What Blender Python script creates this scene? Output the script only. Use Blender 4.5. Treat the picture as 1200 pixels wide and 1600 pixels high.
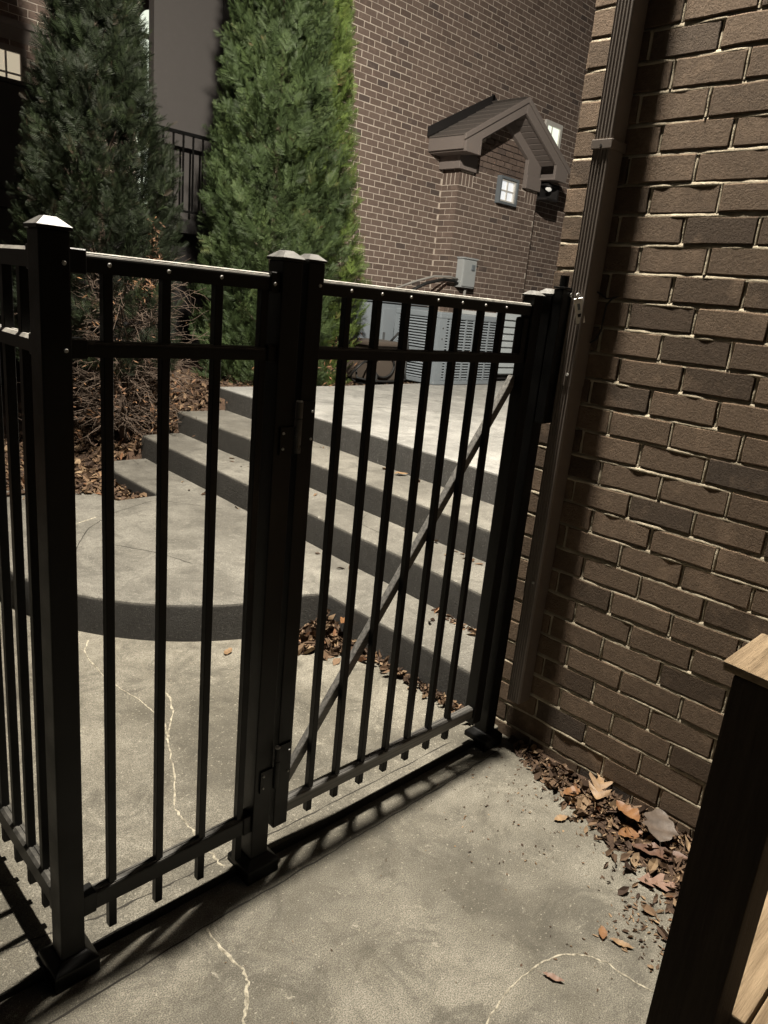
import bpy, bmesh, math, random
import numpy as np
from mathutils import Vector, Matrix, noise as mnoise

for o in list(bpy.data.objects):
    bpy.data.objects.remove(o, do_unlink=True)
scene = bpy.context.scene
COL = scene.collection
PI = math.pi
rng = np.random.default_rng(7)
random.seed(7)

# ------------------------------------------------------------------ camera
CAM_H = 1.53
yaw, pit, rol = math.radians(-45.66), math.radians(16.02), math.radians(5.68)
fw = Vector((-math.sin(yaw)*math.cos(pit), math.cos(yaw)*math.cos(pit), -math.sin(pit)))
rt = fw.cross(Vector((0, 0, 1))).normalized()
up = rt.cross(fw)
r2 = rt*math.cos(rol) + up*math.sin(rol)
u2 = -rt*math.sin(rol) + up*math.cos(rol)
cam_d = bpy.data.cameras.new('camera')
cam = bpy.data.objects.new('camera', cam_d)
COL.objects.link(cam)
cam.matrix_world = Matrix(((r2.x, u2.x, -fw.x, 0), (r2.y, u2.y, -fw.y, 0), (r2.z, u2.z, -fw.z, CAM_H), (0, 0, 0, 1)))
cam_d.sensor_fit = 'VERTICAL'
cam_d.sensor_height = 36.0
cam_d.lens = 36.0*1150.0/1600.0
cam_d.clip_start = 0.05
cam_d.clip_end = 500.0
scene.camera = cam
scene.render.resolution_x, scene.render.resolution_y = 768, 1024

# ------------------------------------------------------------------ night sky, weak added fill lamp, exposure
world = bpy.data.worlds.new('World')
scene.world = world
world.use_nodes = True
wn = world.node_tree.nodes
sky = wn.new('ShaderNodeTexSky')
sky.sky_type = 'NISHITA'
sky.sun_disc = False
sky.sun_elevation = math.radians(-4.0)
sky.sun_rotation = math.radians(200)
wn['Background'].inputs['Strength'].default_value = 0.12
world.node_tree.links.new(sky.outputs['Color'], wn['Background'].inputs['Color'])
fill_sun_d = bpy.data.lights.new('moon', 'SUN')  # weak sun lamp added as fill for the dark front faces
fill_sun_d.energy = 0.0006
fill_sun_d.angle = math.radians(12)
fill_sun_d.color = (1.0, 0.93, 0.82)
moon = bpy.data.objects.new('moon', fill_sun_d)
COL.objects.link(moon)
moon.rotation_euler = (math.radians(48), 0, math.radians(-38))

LAMP = Vector((1.76, 1.58, 5.80))          # floodlight under the eave corner, just above the frame
LAMP_POWER = 2850.0
LAMP_AIM = Vector((4.8, 4.0, 0.3))

scene.view_settings.view_transform = 'Standard'
scene.view_settings.look = 'None'
scene.view_settings.exposure = 0.88
scene.view_settings.gamma = 1.0
scene.view_settings.use_curve_mapping = False


# ------------------------------------------------------------------ helpers
def link(o, parent=None):
    COL.objects.link(o)
    if parent is not None:
        o.parent = parent
    return o

def tag(o, label=None, cat=None, group=None, kind=None):
    if label: o['label'] = label
    if cat: o['category'] = cat
    if group: o['group'] = group
    if kind: o['kind'] = kind
    return o

def empty(name, loc=(0, 0, 0)):
    o = bpy.data.objects.new(name, None)
    o.location = loc
    o.empty_display_size = 0.1
    link(o)
    return o

def thing(name, label, cat, group=None, loc=(0, 0, 0)):
    return tag(empty(name, loc), label, cat, group)

class MB:
    """collects shapes into one mesh; coordinates are world unless the parent moves them"""
    def __init__(self):
        self.v, self.f = [], []
    def add(self, vs, fs):
        n = len(self.v)
        self.v += [tuple(p) for p in vs]
        self.f += [tuple(i+n for i in q) for q in fs]
        return self
    def box(self, x0, x1, y0, y1, z0, z1):
        return self.add([(x0, y0, z0), (x1, y0, z0), (x1, y1, z0), (x0, y1, z0), (x0, y0, z1), (x1, y0, z1), (x1, y1, z1), (x0, y1, z1)],
                        [(0, 3, 2, 1), (4, 5, 6, 7), (0, 1, 5, 4), (1, 2, 6, 5), (2, 3, 7, 6), (3, 0, 4, 7)])
    def prism(self, poly, axis, a, b):
        """poly: 2-D points in the plane across axis ('x': (y,z), 'y': (x,z), 'z': (x,y))"""
        def m(p, t):
            return {'x': (t, p[0], p[1]), 'y': (p[0], t, p[1]), 'z': (p[0], p[1], t)}[axis]
        n = len(poly)
        vs = [m(p, a) for p in poly] + [m(p, b) for p in poly]
        fs = [tuple(range(n))[::-1], tuple(range(n, 2*n))]
        fs += [(i, (i+1) % n, n+(i+1) % n, n+i) for i in range(n)]
        return self.add(vs, fs)
    def tube(self, pts, rad, seg=8, caps=True):
        pts = [Vector(p) for p in pts]
        rads = rad if hasattr(rad, '__len__') else [rad]*len(pts)
        n0 = len(self.v)
        prev = None
        for i, p in enumerate(pts):
            d = (pts[min(i+1, len(pts)-1)] - pts[max(i-1, 0)]).normalized()
            if prev is None:
                a = Vector((0, 0, 1)) if abs(d.z) < .9 else Vector((1, 0, 0))
                u = d.cross(a).normalized()
            else:
                u = (prev - d*prev.dot(d)).normalized()
            prev = u
            w = d.cross(u)
            for k in range(seg):
                t = 2*PI*k/seg
                self.v.append(tuple(p + (u*math.cos(t) + w*math.sin(t))*rads[i]))
        for i in range(len(pts)-1):
            for k in range(seg):
                a = n0+i*seg+k; b = n0+i*seg+(k+1) % seg
                self.f.append((a, b, b+seg, a+seg))
        if caps:
            self.f.append(tuple(n0+k for k in range(seg))[::-1])
            self.f.append(tuple(n0+(len(pts)-1)*seg+k for k in range(seg)))
        return self
    def mesh(self, name, mat=None, smooth=False):
        me = bpy.data.meshes.new(name)
        me.from_pydata(self.v, [], self.f)
        bm = bmesh.new(); bm.from_mesh(me)
        bmesh.ops.recalc_face_normals(bm, faces=bm.faces)
        bm.to_mesh(me); bm.free()
        if mat: me.materials.append(mat)
        if smooth:
            me.polygons.foreach_set('use_smooth', [True]*len(me.polygons))
        me.update()
        return me
    def build(self, name, mat, parent=None, bevel=0.0, smooth=False, seg=2):
        me = self.mesh(name, mat, smooth)
        if bevel > 0:
            bm = bmesh.new(); bm.from_mesh(me)
            es = [e for e in bm.edges if len(e.link_faces) == 2 and e.calc_face_angle(0) > 0.5]
            bmesh.ops.bevel(bm, geom=es, offset=bevel, segments=seg, affect='EDGES', clamp_overlap=True, profile=0.6)
            bm.to_mesh(me); bm.free()
            me.update()
        o = bpy.data.objects.new(name, me)
        return link(o, parent)

def np_mesh(name, verts, faces, mat, attr=None, smooth=False):
    """fast mesh: verts (n,3), faces (m,3|4) numpy; attr: per-vertex float 'rnd'"""
    me = bpy.data.meshes.new(name)
    n, m, k = len(verts), len(faces), faces.shape[1]
    me.vertices.add(n); me.vertices.foreach_set('co', verts.astype(np.float32).ravel())
    me.loops.add(m*k); me.loops.foreach_set('vertex_index', faces.astype(np.int32).ravel())
    me.polygons.add(m)
    me.polygons.foreach_set('loop_start', np.arange(0, m*k, k, dtype=np.int32))
    me.polygons.foreach_set('loop_total', np.full(m, k, dtype=np.int32))
    me.update(calc_edges=True)
    if attr is not None:
        a = me.attributes.new('rnd', 'FLOAT', 'POINT')
        a.data.foreach_set('value', attr.astype(np.float32))
    me.polygons.foreach_set('use_smooth', np.full(m, bool(smooth)))
    me.materials.append(mat)
    me.validate()
    return me


# ------------------------------------------------------------------ materials
class NT:
    def __init__(self, name):
        self.m = bpy.data.materials.new(name)
        self.m.use_nodes = True
        self.t = self.m.node_tree
        self.b = self.t.nodes['Principled BSDF']
        self.co = None
    def n(self, typ, **kw):
        nd = self.t.nodes.new(typ)
        for k, v in kw.items():
            if k.startswith('_'):
                setattr(nd, k[1:], v)
            else:
                nd.inputs[k.replace('__', ' ')].default_value = v
        return nd
    def l(self, a, b):
        self.t.links.new(a, b)
    def coord(self, obj=False):
        if self.co is None:
            if obj:
                self.co = self.n('ShaderNodeTexCoord').outputs['Object']
            else:
                self.co = self.n('ShaderNodeNewGeometry').outputs['Position']
        return self.co
    def noise(self, scale, detail=4, rough=.55, vec=None, out='Fac', dist=0.):
        nd = self.n('ShaderNodeTexNoise', Scale=scale, Detail=detail, Roughness=rough, Distortion=dist)
        self.l(vec if vec is not None else self.coord(), nd.inputs['Vector'])
        return nd.outputs[out]
    def mapr(self, fac, a, b, c=0., d=1.):
        nd = self.n('ShaderNodeMapRange')
        nd.inputs[1].default_value = a; nd.inputs[2].default_value = b
        nd.inputs[3].default_value = c; nd.inputs[4].default_value = d
        self.l(fac, nd.inputs[0])
        return nd.outputs[0]
    def ramp(self, fac, stops):
        nd = self.n('ShaderNodeValToRGB')
        el = nd.color_ramp.elements
        while len(el) < len(stops):
            el.new(0.5)
        for e, (p, c) in zip(el, stops):
            e.position = p; e.color = (*c, 1)
        self.l(fac, nd.inputs[0])
        return nd.outputs[0]
    def mix(self, fac, a, b, mode='MIX'):
        nd = self.n('ShaderNodeMix', _data_type='RGBA', _blend_type=mode)
        for src, idx in ((fac, 0), (a, 6), (b, 7)):
            if hasattr(src, 'links'):
                self.l(src, nd.inputs[idx])
            elif idx == 0:
                nd.inputs[0].default_value = src
            else:
                nd.inputs[idx].default_value = (*src, 1)
        return nd.outputs[2]
    def math(self, op, a, b=0.):
        nd = self.n('ShaderNodeMath', _operation=op)
        for s, i in ((a, 0), (b, 1)):
            if hasattr(s, 'links'): self.l(s, nd.inputs[i])
            else: nd.inputs[i].default_value = s
        return nd.outputs[0]
    def rnd(self):
        oi = self.n('ShaderNodeObjectInfo').outputs['Random']
        at = self.n('ShaderNodeAttribute', _attribute_name='rnd').outputs['Fac']
        return self.math('FRACT', self.math('ADD', oi, at))
    def base(self, c):
        if hasattr(c, 'links'): self.l(c, self.b.inputs['Base Color'])
        else: self.b.inputs['Base Color'].default_value = (*c, 1)
        return self
    def rough(self, r):
        if hasattr(r, 'links'): self.l(r, self.b.inputs['Roughness'])
        else: self.b.inputs['Roughness'].default_value = r
        return self
    def metal(self, v, spec=None):
        self.b.inputs['Metallic'].default_value = v
        if spec is not None: self.b.inputs['Specular IOR Level'].default_value = spec
        return self
    def bump(self, h, dist=.005, strength=1.0):
        nd = self.n('ShaderNodeBump', Strength=strength, Distance=dist)
        self.l(h, nd.inputs['Height'])
        self.l(nd.outputs[0], self.b.inputs['Normal'])
        return self

M = {}
def brick_mat(name, dark, mid, light, odd, bumpd):
    t = NT(name)
    geo = t.coord()
    r = t.rnd()
    c = t.ramp(r, [(0.0, dark), (.25, mid), (.7, light), (.93, mid), (1.0, odd)])
    n1 = t.noise(46, 9, .78)
    c = t.mix(t.mapr(n1, .35, .75, 0, .55), c, tuple(x*.45 for x in dark))
    n2 = t.noise(9, 4, .6)
    c = t.mix(t.mapr(n2, .55, .75, 0, .4), c, tuple(min(1, x*1.7) for x in light))
    t.base(c).rough(.9).metal(0, .2)
    h = t.math('ADD', t.noise(140, 6, .75), t.math('MULTIPLY', t.noise(34, 5, .65), .22))
    t.bump(h, bumpd, 1.0)
    return t.m
M['brick_near'] = brick_mat('near_brick', (.082, .057, .039), (.155, .109, .074), (.215, .152, .104), (.062, .050, .042), .0070)
M['brick_far'] = brick_mat('far_brick', (.140, .103, .086), (.178, .132, .110), (.205, .154, .129), (.095, .076, .070), .003)
def mortar_mat(name, c0, c1):
    t = NT(name)
    t.base(t.mix(t.mapr(t.noise(14, 5), .3, .7), c0, c1)).rough(.95).metal(0, .1)
    t.bump(t.noise(90, 6, .7), .005, .9)
    return t.m
M['mortar'] = mortar_mat('near_mortar', (.24, .205, .15), (.47, .41, .31))
M['mortar_far'] = mortar_mat('far_mortar', (.52, .455, .39), (.64, .57, .495))

def concrete(name, c0, c1, c2, streak=False, gloss=.75):
    t = NT(name)
    geo = t.coord()
    big = t.noise(1.9, 6, .62)
    c = t.mix(t.mapr(big, .40, .60), c0, c1)
    mid = t.noise(8.5, 10, .74, dist=.8)
    c = t.mix(t.mapr(mid, .46, .66, 0, .8), c, c2)
    lo = t.noise(4.2, 12, .80, dist=1.2)
    c = t.mix(t.mapr(lo, .49, .60, 0, .6), c, tuple(x*.62 for x in c0))
    spk = t.noise(330, 2, .6)
    c = t.mix(t.mapr(spk, .40, .60, .0, .75), c, tuple(x*.45 for x in c0))
    spk2 = t.noise(120, 3, .6)
    c = t.mix(t.mapr(spk2, .62, .70, .0, .5), c, tuple(min(.7, x*1.5) for x in c1))
    spl = t.noise(17, 10, .84, dist=.5)
    c = t.mix(t.mapr(spl, .60, .70, 0, .75), c, tuple(min(.7, x*1.9) for x in c1))
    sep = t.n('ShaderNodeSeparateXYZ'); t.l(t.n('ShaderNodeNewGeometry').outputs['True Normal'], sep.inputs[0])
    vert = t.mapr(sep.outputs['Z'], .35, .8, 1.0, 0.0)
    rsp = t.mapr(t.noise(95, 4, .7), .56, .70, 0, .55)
    c = t.mix(t.math('MULTIPLY', vert, t.math('SUBTRACT', .93, rsp)), c, (.030, .0275, .024))  # vertical faces near black: riser shade put into colour, plus a rougher finish
    t.base(c).rough(t.mapr(t.noise(11, 4), .3, .7, gloss-.12, gloss+.12)).metal(0, .35)
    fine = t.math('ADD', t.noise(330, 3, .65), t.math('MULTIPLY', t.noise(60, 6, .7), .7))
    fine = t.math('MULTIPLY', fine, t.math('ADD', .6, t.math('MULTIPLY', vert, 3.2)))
    if streak:
        mp = t.n('ShaderNodeMapping'); t.l(geo, mp.inputs[0]); mp.inputs['Scale'].default_value = (2.2, 11, 4)
        s = t.noise(2.0, 5, .6, vec=mp.outputs[0])
        fine = t.math('ADD', fine, t.math('MULTIPLY', s, 2.6))
    else:
        fine = t.math('ADD', fine, t.math('MULTIPLY', t.noise(9, 5, .6), 1.8))
    t.bump(fine, .0040, .9)
    return t.m
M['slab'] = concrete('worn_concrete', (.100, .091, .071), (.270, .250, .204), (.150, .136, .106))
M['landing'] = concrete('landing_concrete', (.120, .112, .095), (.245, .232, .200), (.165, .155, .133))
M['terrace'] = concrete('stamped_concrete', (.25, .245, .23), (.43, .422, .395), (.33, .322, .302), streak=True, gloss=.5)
t = NT('crack_sealant'); t.base(t.mix(t.mapr(t.noise(55, 5, .7), .40, .60), (.14, .125, .095), (.40, .365, .285))).rough(.95); t.bump(t.noise(120, 4), .003); M['seal'] = t.m
t = NT('open_crack'); t.base((.03, .027, .022)).rough(1.0); M['crack'] = t.m

def metal_mat(name, c, rough, scr=.25, spec=.5):
    t = NT(name)
    n = t.noise(24, 6, .7)
    t.base(t.mix(t.mapr(n, .55, .8, 0, scr), c, tuple(min(1, x*3+.02) for x in c)))
    t.rough(t.mapr(t.noise(9, 4), .3, .7, rough-.08, rough+.12)).metal(0, spec)
    t.bump(t.noise(300, 3, .6), .0006, .5)
    return t.m
M['black'] = metal_mat('black_powder_coat', (.0030, .0029, .0027), .40, .14, .24)
t = NT('glint_dust_black_rail')          # upward faces pale: lamp highlight put into the colour, with some dust
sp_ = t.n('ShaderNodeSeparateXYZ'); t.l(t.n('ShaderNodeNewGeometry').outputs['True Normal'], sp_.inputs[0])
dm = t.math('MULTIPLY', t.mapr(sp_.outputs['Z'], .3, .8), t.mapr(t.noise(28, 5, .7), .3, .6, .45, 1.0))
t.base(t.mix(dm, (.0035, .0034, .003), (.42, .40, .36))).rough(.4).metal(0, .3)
M['glint_dust'] = t.m
t = NT('faint_glint_dust_black_rail')  # same pale top mix, weaker: grey dust plus painted highlight
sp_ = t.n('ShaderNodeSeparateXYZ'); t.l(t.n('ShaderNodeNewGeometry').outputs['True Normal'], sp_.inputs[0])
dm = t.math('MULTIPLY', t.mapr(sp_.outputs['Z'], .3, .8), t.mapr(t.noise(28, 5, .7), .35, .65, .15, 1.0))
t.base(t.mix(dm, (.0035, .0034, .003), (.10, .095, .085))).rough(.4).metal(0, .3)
M['glint_dust2'] = t.m
t = NT('cap_paint_glint')  # black caps with lamp highlight put into the upward faces' colour
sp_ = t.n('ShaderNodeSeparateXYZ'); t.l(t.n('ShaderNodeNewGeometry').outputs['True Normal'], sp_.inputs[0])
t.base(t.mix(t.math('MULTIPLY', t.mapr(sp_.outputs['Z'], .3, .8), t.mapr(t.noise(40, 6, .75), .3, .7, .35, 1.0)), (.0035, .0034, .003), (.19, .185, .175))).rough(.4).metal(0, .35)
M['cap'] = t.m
t = NT('weathered_black_metal')
mp = t.n('ShaderNodeMapping'); t.l(t.coord(), mp.inputs[0]); mp.inputs['Rotation'].default_value = (0, .943, 0); mp.inputs['Scale'].default_value = (2.2, 120, 120)
t.base(t.mix(t.mapr(t.noise(1.2, 4, .6, vec=mp.outputs[0]), .35, .75, .1, .8), (.04, .039, .037), (.20, .19, .175))).rough(.28)
M['worn_black'] = t.m
M['hinge'] = metal_mat('hinge_steel', (.05, .048, .044), .3, .6, .7)
M['chrome'] = metal_mat('screw_steel', (.42, .41, .38), .3, .2, .8)
M['downspout'] = metal_mat('brown_painted_aluminium', (.155, .130, .112), .5, .12, .4)
M['ac_grey'] = metal_mat('grey_cabinet_paint', (.15, .170, .188), .5, .12, .4)
M['ac_dark'] = metal_mat('dark_coil', (.055, .058, .06), .6, .2)
M['box_grey'] = metal_mat('electrical_box_grey', (.36, .38, .385), .5, .1, .4)
M['taupe'] = metal_mat('taupe_trim_paint', (.205, .175, .160), .6, .08, .3)
M['panel'] = metal_mat('taupe_wall_board', (.072, .066, .063), .7, .06, .2)
M['flash'] = metal_mat('dark_flashing', (.022, .020, .02), .55, .1, .3)
M['white'] = metal_mat('white_window_frame', (.62, .60, .56), .5, .05, .4)
M['rubber'] = metal_mat('black_rubber', (.012, .012, .012), .6, .1, .3)
M['reel'] = metal_mat('brown_plastic', (.065, .052, .042), .55, .1, .35)
M['pipe'] = metal_mat('grey_conduit', (.28, .27, .25), .5, .1, .4)
t = NT('tag_plastic'); t.base((.80, .78, .73)).rough(.3); M['tag'] = t.m
t = NT('shingles'); t.base(t.mix(t.mapr(t.noise(60, 5), .3, .7), (.085, .072, .064), (.16, .138, .124))).rough(.95); t.bump(t.noise(140, 4), .003); M['shingle'] = t.m
t = NT('vinyl_white'); t.base((.30, .33, .345)).rough(.55); M['vinyl'] = t.m

def wood_mat(name, c0, c1, axis, scale=1.0):
    t = NT(name)
    mp = t.n('ShaderNodeMapping'); t.l(t.coord(), mp.inputs[0])
    s = [55*scale]*3; s['xyz'.index(axis)] = 3.0*scale
    mp.inputs['Scale'].default_value = s
    n = t.noise(1.0, 7, .7, vec=mp.outputs[0])
    c = t.mix(t.mapr(n, .3, .7), c0, c1)
    n2 = t.noise(2.2, 5, .7, vec=mp.outputs[0])
    c = t.mix(t.mapr(n2, .6, .75, 0, .7), c, tuple(x*.4 for x in c0))
    t.base(c).rough(.85).metal(0, .2)
    t.bump(t.math('ADD', n, n2), .006, .9)
    return t.m
M['post_wood'] = wood_mat('dark_weathered_post', (.030, .021, .015), (.058, .042, .029), 'z')
M['deck_wood'] = wood_mat('weathered_deck_board', (.14, .098, .058), (.33, .245, .155), 'x')

def leafy(name, stops, rough=.6, trans=.0, tint=0.0):
    t = NT(name)
    r = t.rnd()
    c = t.ramp(r, stops)
    n = t.noise(2.3, 4, .6)
    c = t.mix(t.mapr(n, .4, .7, 0, .45), c, tuple(x*.55 for x in stops[0][1]))
    if tint:
        c = t.mix(t.mapr(t.noise(1.1, 3, .6), .5, .72, 0, tint), c, (.09, .17, .035))
    t.base(c).rough(rough).metal(0, .3)
    if trans:
        t.b.inputs['Transmission Weight'].default_value = 0
        t.b.inputs['Subsurface Weight'].default_value = 0
    return t.m
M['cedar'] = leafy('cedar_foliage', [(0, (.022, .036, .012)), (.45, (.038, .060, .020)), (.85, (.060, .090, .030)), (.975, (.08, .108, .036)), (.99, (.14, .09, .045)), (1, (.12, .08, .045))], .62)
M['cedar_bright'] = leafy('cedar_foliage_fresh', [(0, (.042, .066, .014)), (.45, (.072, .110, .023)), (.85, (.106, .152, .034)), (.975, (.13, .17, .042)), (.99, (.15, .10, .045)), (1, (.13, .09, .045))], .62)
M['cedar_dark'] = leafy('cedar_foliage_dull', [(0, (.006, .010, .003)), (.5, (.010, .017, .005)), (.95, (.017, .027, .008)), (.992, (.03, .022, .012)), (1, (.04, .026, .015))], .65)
M['dead'] = leafy('dead_foliage', [(0, (.09, .05, .03)), (.6, (.15, .085, .05)), (1, (.23, .12, .055))], .8)
M['twig'] = leafy('bare_twigs', [(0, (.085, .062, .047)), (.6, (.15, .112, .085)), (1, (.24, .185, .14))], .9)
t = NT('bark'); t.base(t.mix(t.mapr(t.noise(40, 5), .3, .7), (.045, .03, .022), (.12, .085, .062))).rough(.95); t.bump(t.noise(60, 6, .7), .008); M['bark'] = t.m
M['litter'] = leafy('leaf_litter', [(0, (.035, .021, .014)), (.35, (.075, .046, .028)), (.7, (.14, .088, .052)), (.93, (.27, .19, .115)), (1, (.17, .075, .036))], .8)
t = NT('mulch_soil'); t.base(t.mix(t.mapr(t.noise(30, 6, .7), .3, .7), (.045, .026, .016), (.12, .07, .042))).rough(1.0); t.bump(t.noise(45, 7, .75), .03); M['soil'] = t.m
def leaf_mat(name, c0, c1):
    t = NT(name)
    t.base(t.mix(t.mapr(t.noise(35, 5), .3, .7), c0, c1)).rough(.55).metal(0, .35)
    t.bump(t.noise(90, 4), .002, .6)
    return t.m
M['leaf_tan'] = leaf_mat('tan_oak_leaf', (.14, .087, .047), (.24, .158, .087))
M['leaf_pink'] = leaf_mat('pinkish_oak_leaf', (.13, .078, .055), (.20, .125, .094))
M['leaf_amber'] = leaf_mat('amber_leaf', (.11, .05, .022), (.19, .095, .038))
M['leaf_dark'] = leaf_mat('dark_brown_leaf', (.06, .032, .022), (.11, .06, .04))
M['leaf_grey'] = leaf_mat('grey_brown_leaf', (.05, .037, .028), (.095, .072, .056))

def glow(name, c, s):
    t = NT(name)
    t.base(tuple(x*.5 for x in c)).rough(.4)
    t.b.inputs['Emission Color'].default_value = (*c, 1)
    t.b.inputs['Emission Strength'].default_value = s
    return t.m
M['lit_warm'] = glow('lit_window_warm', (1.0, .86, .62), .26)
M['lit_green'] = glow('lit_window_pale', (.90, .97, .80), .55)
M['lit_white'] = glow('lit_pane_white', (.93, .95, .97), .35)
M['bulb'] = glow('lamp_bulb', (1.0, .95, .85), .25)
M['flood'] = glow('floodlight_lens', (1.0, .93, .8), 12.0)

# ------------------------------------------------------------------ ground and concrete
def structure(o): return tag(o, kind='structure')

structure(MB().add([(-150, -150, -.06), (150, -150, -.06), (150, 150, -.06), (-150, 150, -.06)], [(0, 1, 2, 3)]).build('ground', M['soil']))

def wavy(p, q, n, amp, seed):
    p, q = Vector(p), Vector(q)
    d = (q-p); nr = Vector((-d.y, d.x)).normalized()
    return [tuple((p+d*(i/n)) + nr*(amp*mnoise.noise((i*.45+seed*7.3, seed, 0)))) for i in range(n+1)]

EDGE_Y = 1.357
low = [(-6, -6), (2.135, -6), (2.135, EDGE_Y)] + [(x, y) for x, y in wavy((2.135, EDGE_Y), (-6, EDGE_Y+.02), 60, .006, 2)][1:]
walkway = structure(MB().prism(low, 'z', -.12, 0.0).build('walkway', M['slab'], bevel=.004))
upp = [(x, y) for x, y in wavy((-6, EDGE_Y+.022), (2.13, EDGE_Y+.004), 60, .008, 5)] + [(2.16, 1.50), (2.3, 4.45), (-6, 4.45)]
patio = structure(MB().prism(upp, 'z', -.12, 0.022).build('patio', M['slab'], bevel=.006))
# a trowelled seam in front of the gate
def ribbon(pts, z, w, mat, parent, name, seed=0, sub=6, jit=.25, thick=.003):
    P = []
    for i in range(len(pts)-1):
        a, b = Vector(pts[i]), Vector(pts[i+1])
        for k in range(sub):
            P.append(a.lerp(b, k/sub))
    P.append(Vector(pts[-1]))
    # smooth
    for _ in range(2):
        P = [P[0]] + [(P[i-1]+P[i]*2+P[i+1])/4 for i in range(1, len(P)-1)] + [P[-1]]
    vs, fs = [], []
    for i, p in enumerate(P):
        d = (P[min(i+1, len(P)-1)]-P[max(i-1, 0)]).normalized()
        nr = Vector((-d.y, d.x))
        off = nr*(mnoise.noise((i*.8+seed*11, seed*3.1, .5))*w*1.1)
        ww = max(w*.10, w*(.42+1.5*jit*(mnoise.noise((i*.37, seed*5.7, 2.))+mnoise.noise((i*1.7, seed*1.7, 7.)))))
        if i in (0, len(P)-1): ww *= .2
        q = p+off
        vs += [(q.x+nr.x*ww, q.y+nr.y*ww, z+.0006), (q.x, q.y, z+thick), (q.x-nr.x*ww, q.y-nr.y*ww, z+.0006)]
    for i in range(len(P)-1):
        a = i*3
        fs += [(a, a+1, a+4, a+3), (a+1, a+2, a+5, a+4)]
    return MB().add(vs, fs).build(name, mat, parent, smooth=True)
ribbon([(0.2, 1.245), (.8, 1.262), (1.3, 1.268), (1.75, 1.273), (2.05, 1.284)], 0.0, .005, M['crack'], walkway, 'seam', 1, 14, thick=.0012)
ribbon([(.806, 1.262), (.803, 1.188), (.811, 1.115), (.807, 1.075), (.776, 1.037), (.735, .993), (.70, .90)], 0, .0085, M['seal'], walkway, 'crack_sealant', 2)
ribbon([(1.10, .60), (1.148, .65), (1.231, .663), (1.303, .669), (1.384, .66), (1.46, .634), (1.5, .594), (1.518, .551), (1.516, .506), (1.535, .42)], 0, .0048, M['seal'], walkway, 'crack_sealant', 3)
ribbon([(1.192, 2.839), (1.125, 2.744), (1.11, 2.529), (1.114, 2.437), (1.14, 2.295), (1.146, 2.183), (1.144, 2.094), (1.086, 1.968), (1.027, 1.818), (.944, 1.671)], .022, .0062, M['seal'], patio, 'crack_sealant', 4)
ribbon([(.944, 1.671), (.944, 1.619), (.939, 1.555), (.93, 1.498), (.936, 1.431), (.937, 1.385)], .022, .0078, M['seal'], patio, 'crack_sealant', 5)
ribbon([(1.243, 2.279), (1.234, 2.213), (1.185, 2.115), (1.122, 2.036), (1.10, 1.99)], .022, .0068, M['seal'], patio, 'crack_sealant', 6)
ribbon([(.42, 1.47), (.62, 1.428), (.85, 1.415), (1.1, 1.41), (1.5, 1.405), (1.9, 1.402)], .022, .005, M['crack'], patio, 'seam', 7, 12, thick=.0012)

# landing with the round front, then three steps up to the terrace
SK = .055
def RX(k, y): return (2.126, 2.431, 2.752, 3.116)[k] + SK*(y-2)
Z1, Z2, Z3, Z4 = .198, .368, .530, .704
END_Y = 5.16
def slab_obj(poly, z0, z1, name, mat, parent=None, bev=.022):
    me = MB().prism(poly, 'z', z0, z1).mesh(name, mat)
    bm = bmesh.new(); bm.from_mesh(me)
    es = [e for e in bm.edges if all(abs(v.co.z-z1) < 1e-5 for v in e.verts)]
    bmesh.ops.bevel(bm, geom=es, offset=bev, segments=4, affect='EDGES', clamp_overlap=True, profile=.5)
    for f in bm.faces: f.smooth = True
    bm.to_mesh(me); bm.free()
    o = bpy.data.objects.new(name, me)
    m = o.modifiers.new('auto', 'EDGE_SPLIT'); m.split_angle = math.radians(38)
    return link(o, parent)
arc = []
cx, cy, rr = 2.10, 3.50, 1.07
for i in range(27):
    a = math.radians(180 + i*90/26.0)
    arc.append((cx+rr*math.cos(a)*1.0, cy+rr*math.sin(a)))
arc = [(1.03, 4.62)] + arc[:-1] + [(2.118, 2.395)]
y_h = 1.425
landing_poly = arc + [(RX(0, y_h), y_h), (RX(1, y_h)+.2, y_h), (RX(1, END_Y)+.2, END_Y), (RX(0, END_Y)-.02+.06, END_Y), (2.235, 4.86), (2.225, 4.20), (1.95, 4.19), (1.85, 4.58), (1.55, 4.66)]
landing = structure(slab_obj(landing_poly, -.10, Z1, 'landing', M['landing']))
steps = structure(empty('steps', (2.6, 3.2, Z1)))
def step_poly(k, pad=.2):
    x2 = lambda y: RX(k+1, y)+pad if k < 3 else 12.
    return [(RX(k, y_h+.005), y_h+.005), (x2(y_h), y_h+.005), (x2(END_Y), END_Y+.05*k), (RX(k, END_Y)+.01, END_Y+.05*k)]
def wavy_poly(poly, idx, n, amp, seed):
    out = []
    for i, p in enumerate(poly):
        out.append(p)
        if i in idx:
            out += wavy(p, poly[(i+1) % len(poly)], n, amp, seed+i)[1:-1]
    return out
for k, (za, zb) in ((1, (Z1, Z2)), (2, (Z2, Z3))):
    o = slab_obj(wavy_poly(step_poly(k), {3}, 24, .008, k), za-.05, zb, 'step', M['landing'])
    o.parent = steps
    o.matrix_parent_inverse = Matrix.Translation((-2.6, -3.2, -Z1))
terr = [(RX(3, y_h), y_h+.005), (14, y_h+.005), (14, 5.62), (7.9, 5.60), (5.6, 5.42), (4.66, 5.33), (RX(3, 5.37)+.07, 5.37)]
terrace = structure(slab_obj(wavy_poly(terr, {6}, 24, .010, 3), Z3-.05, Z4, 'terrace', M['terrace']))
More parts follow.
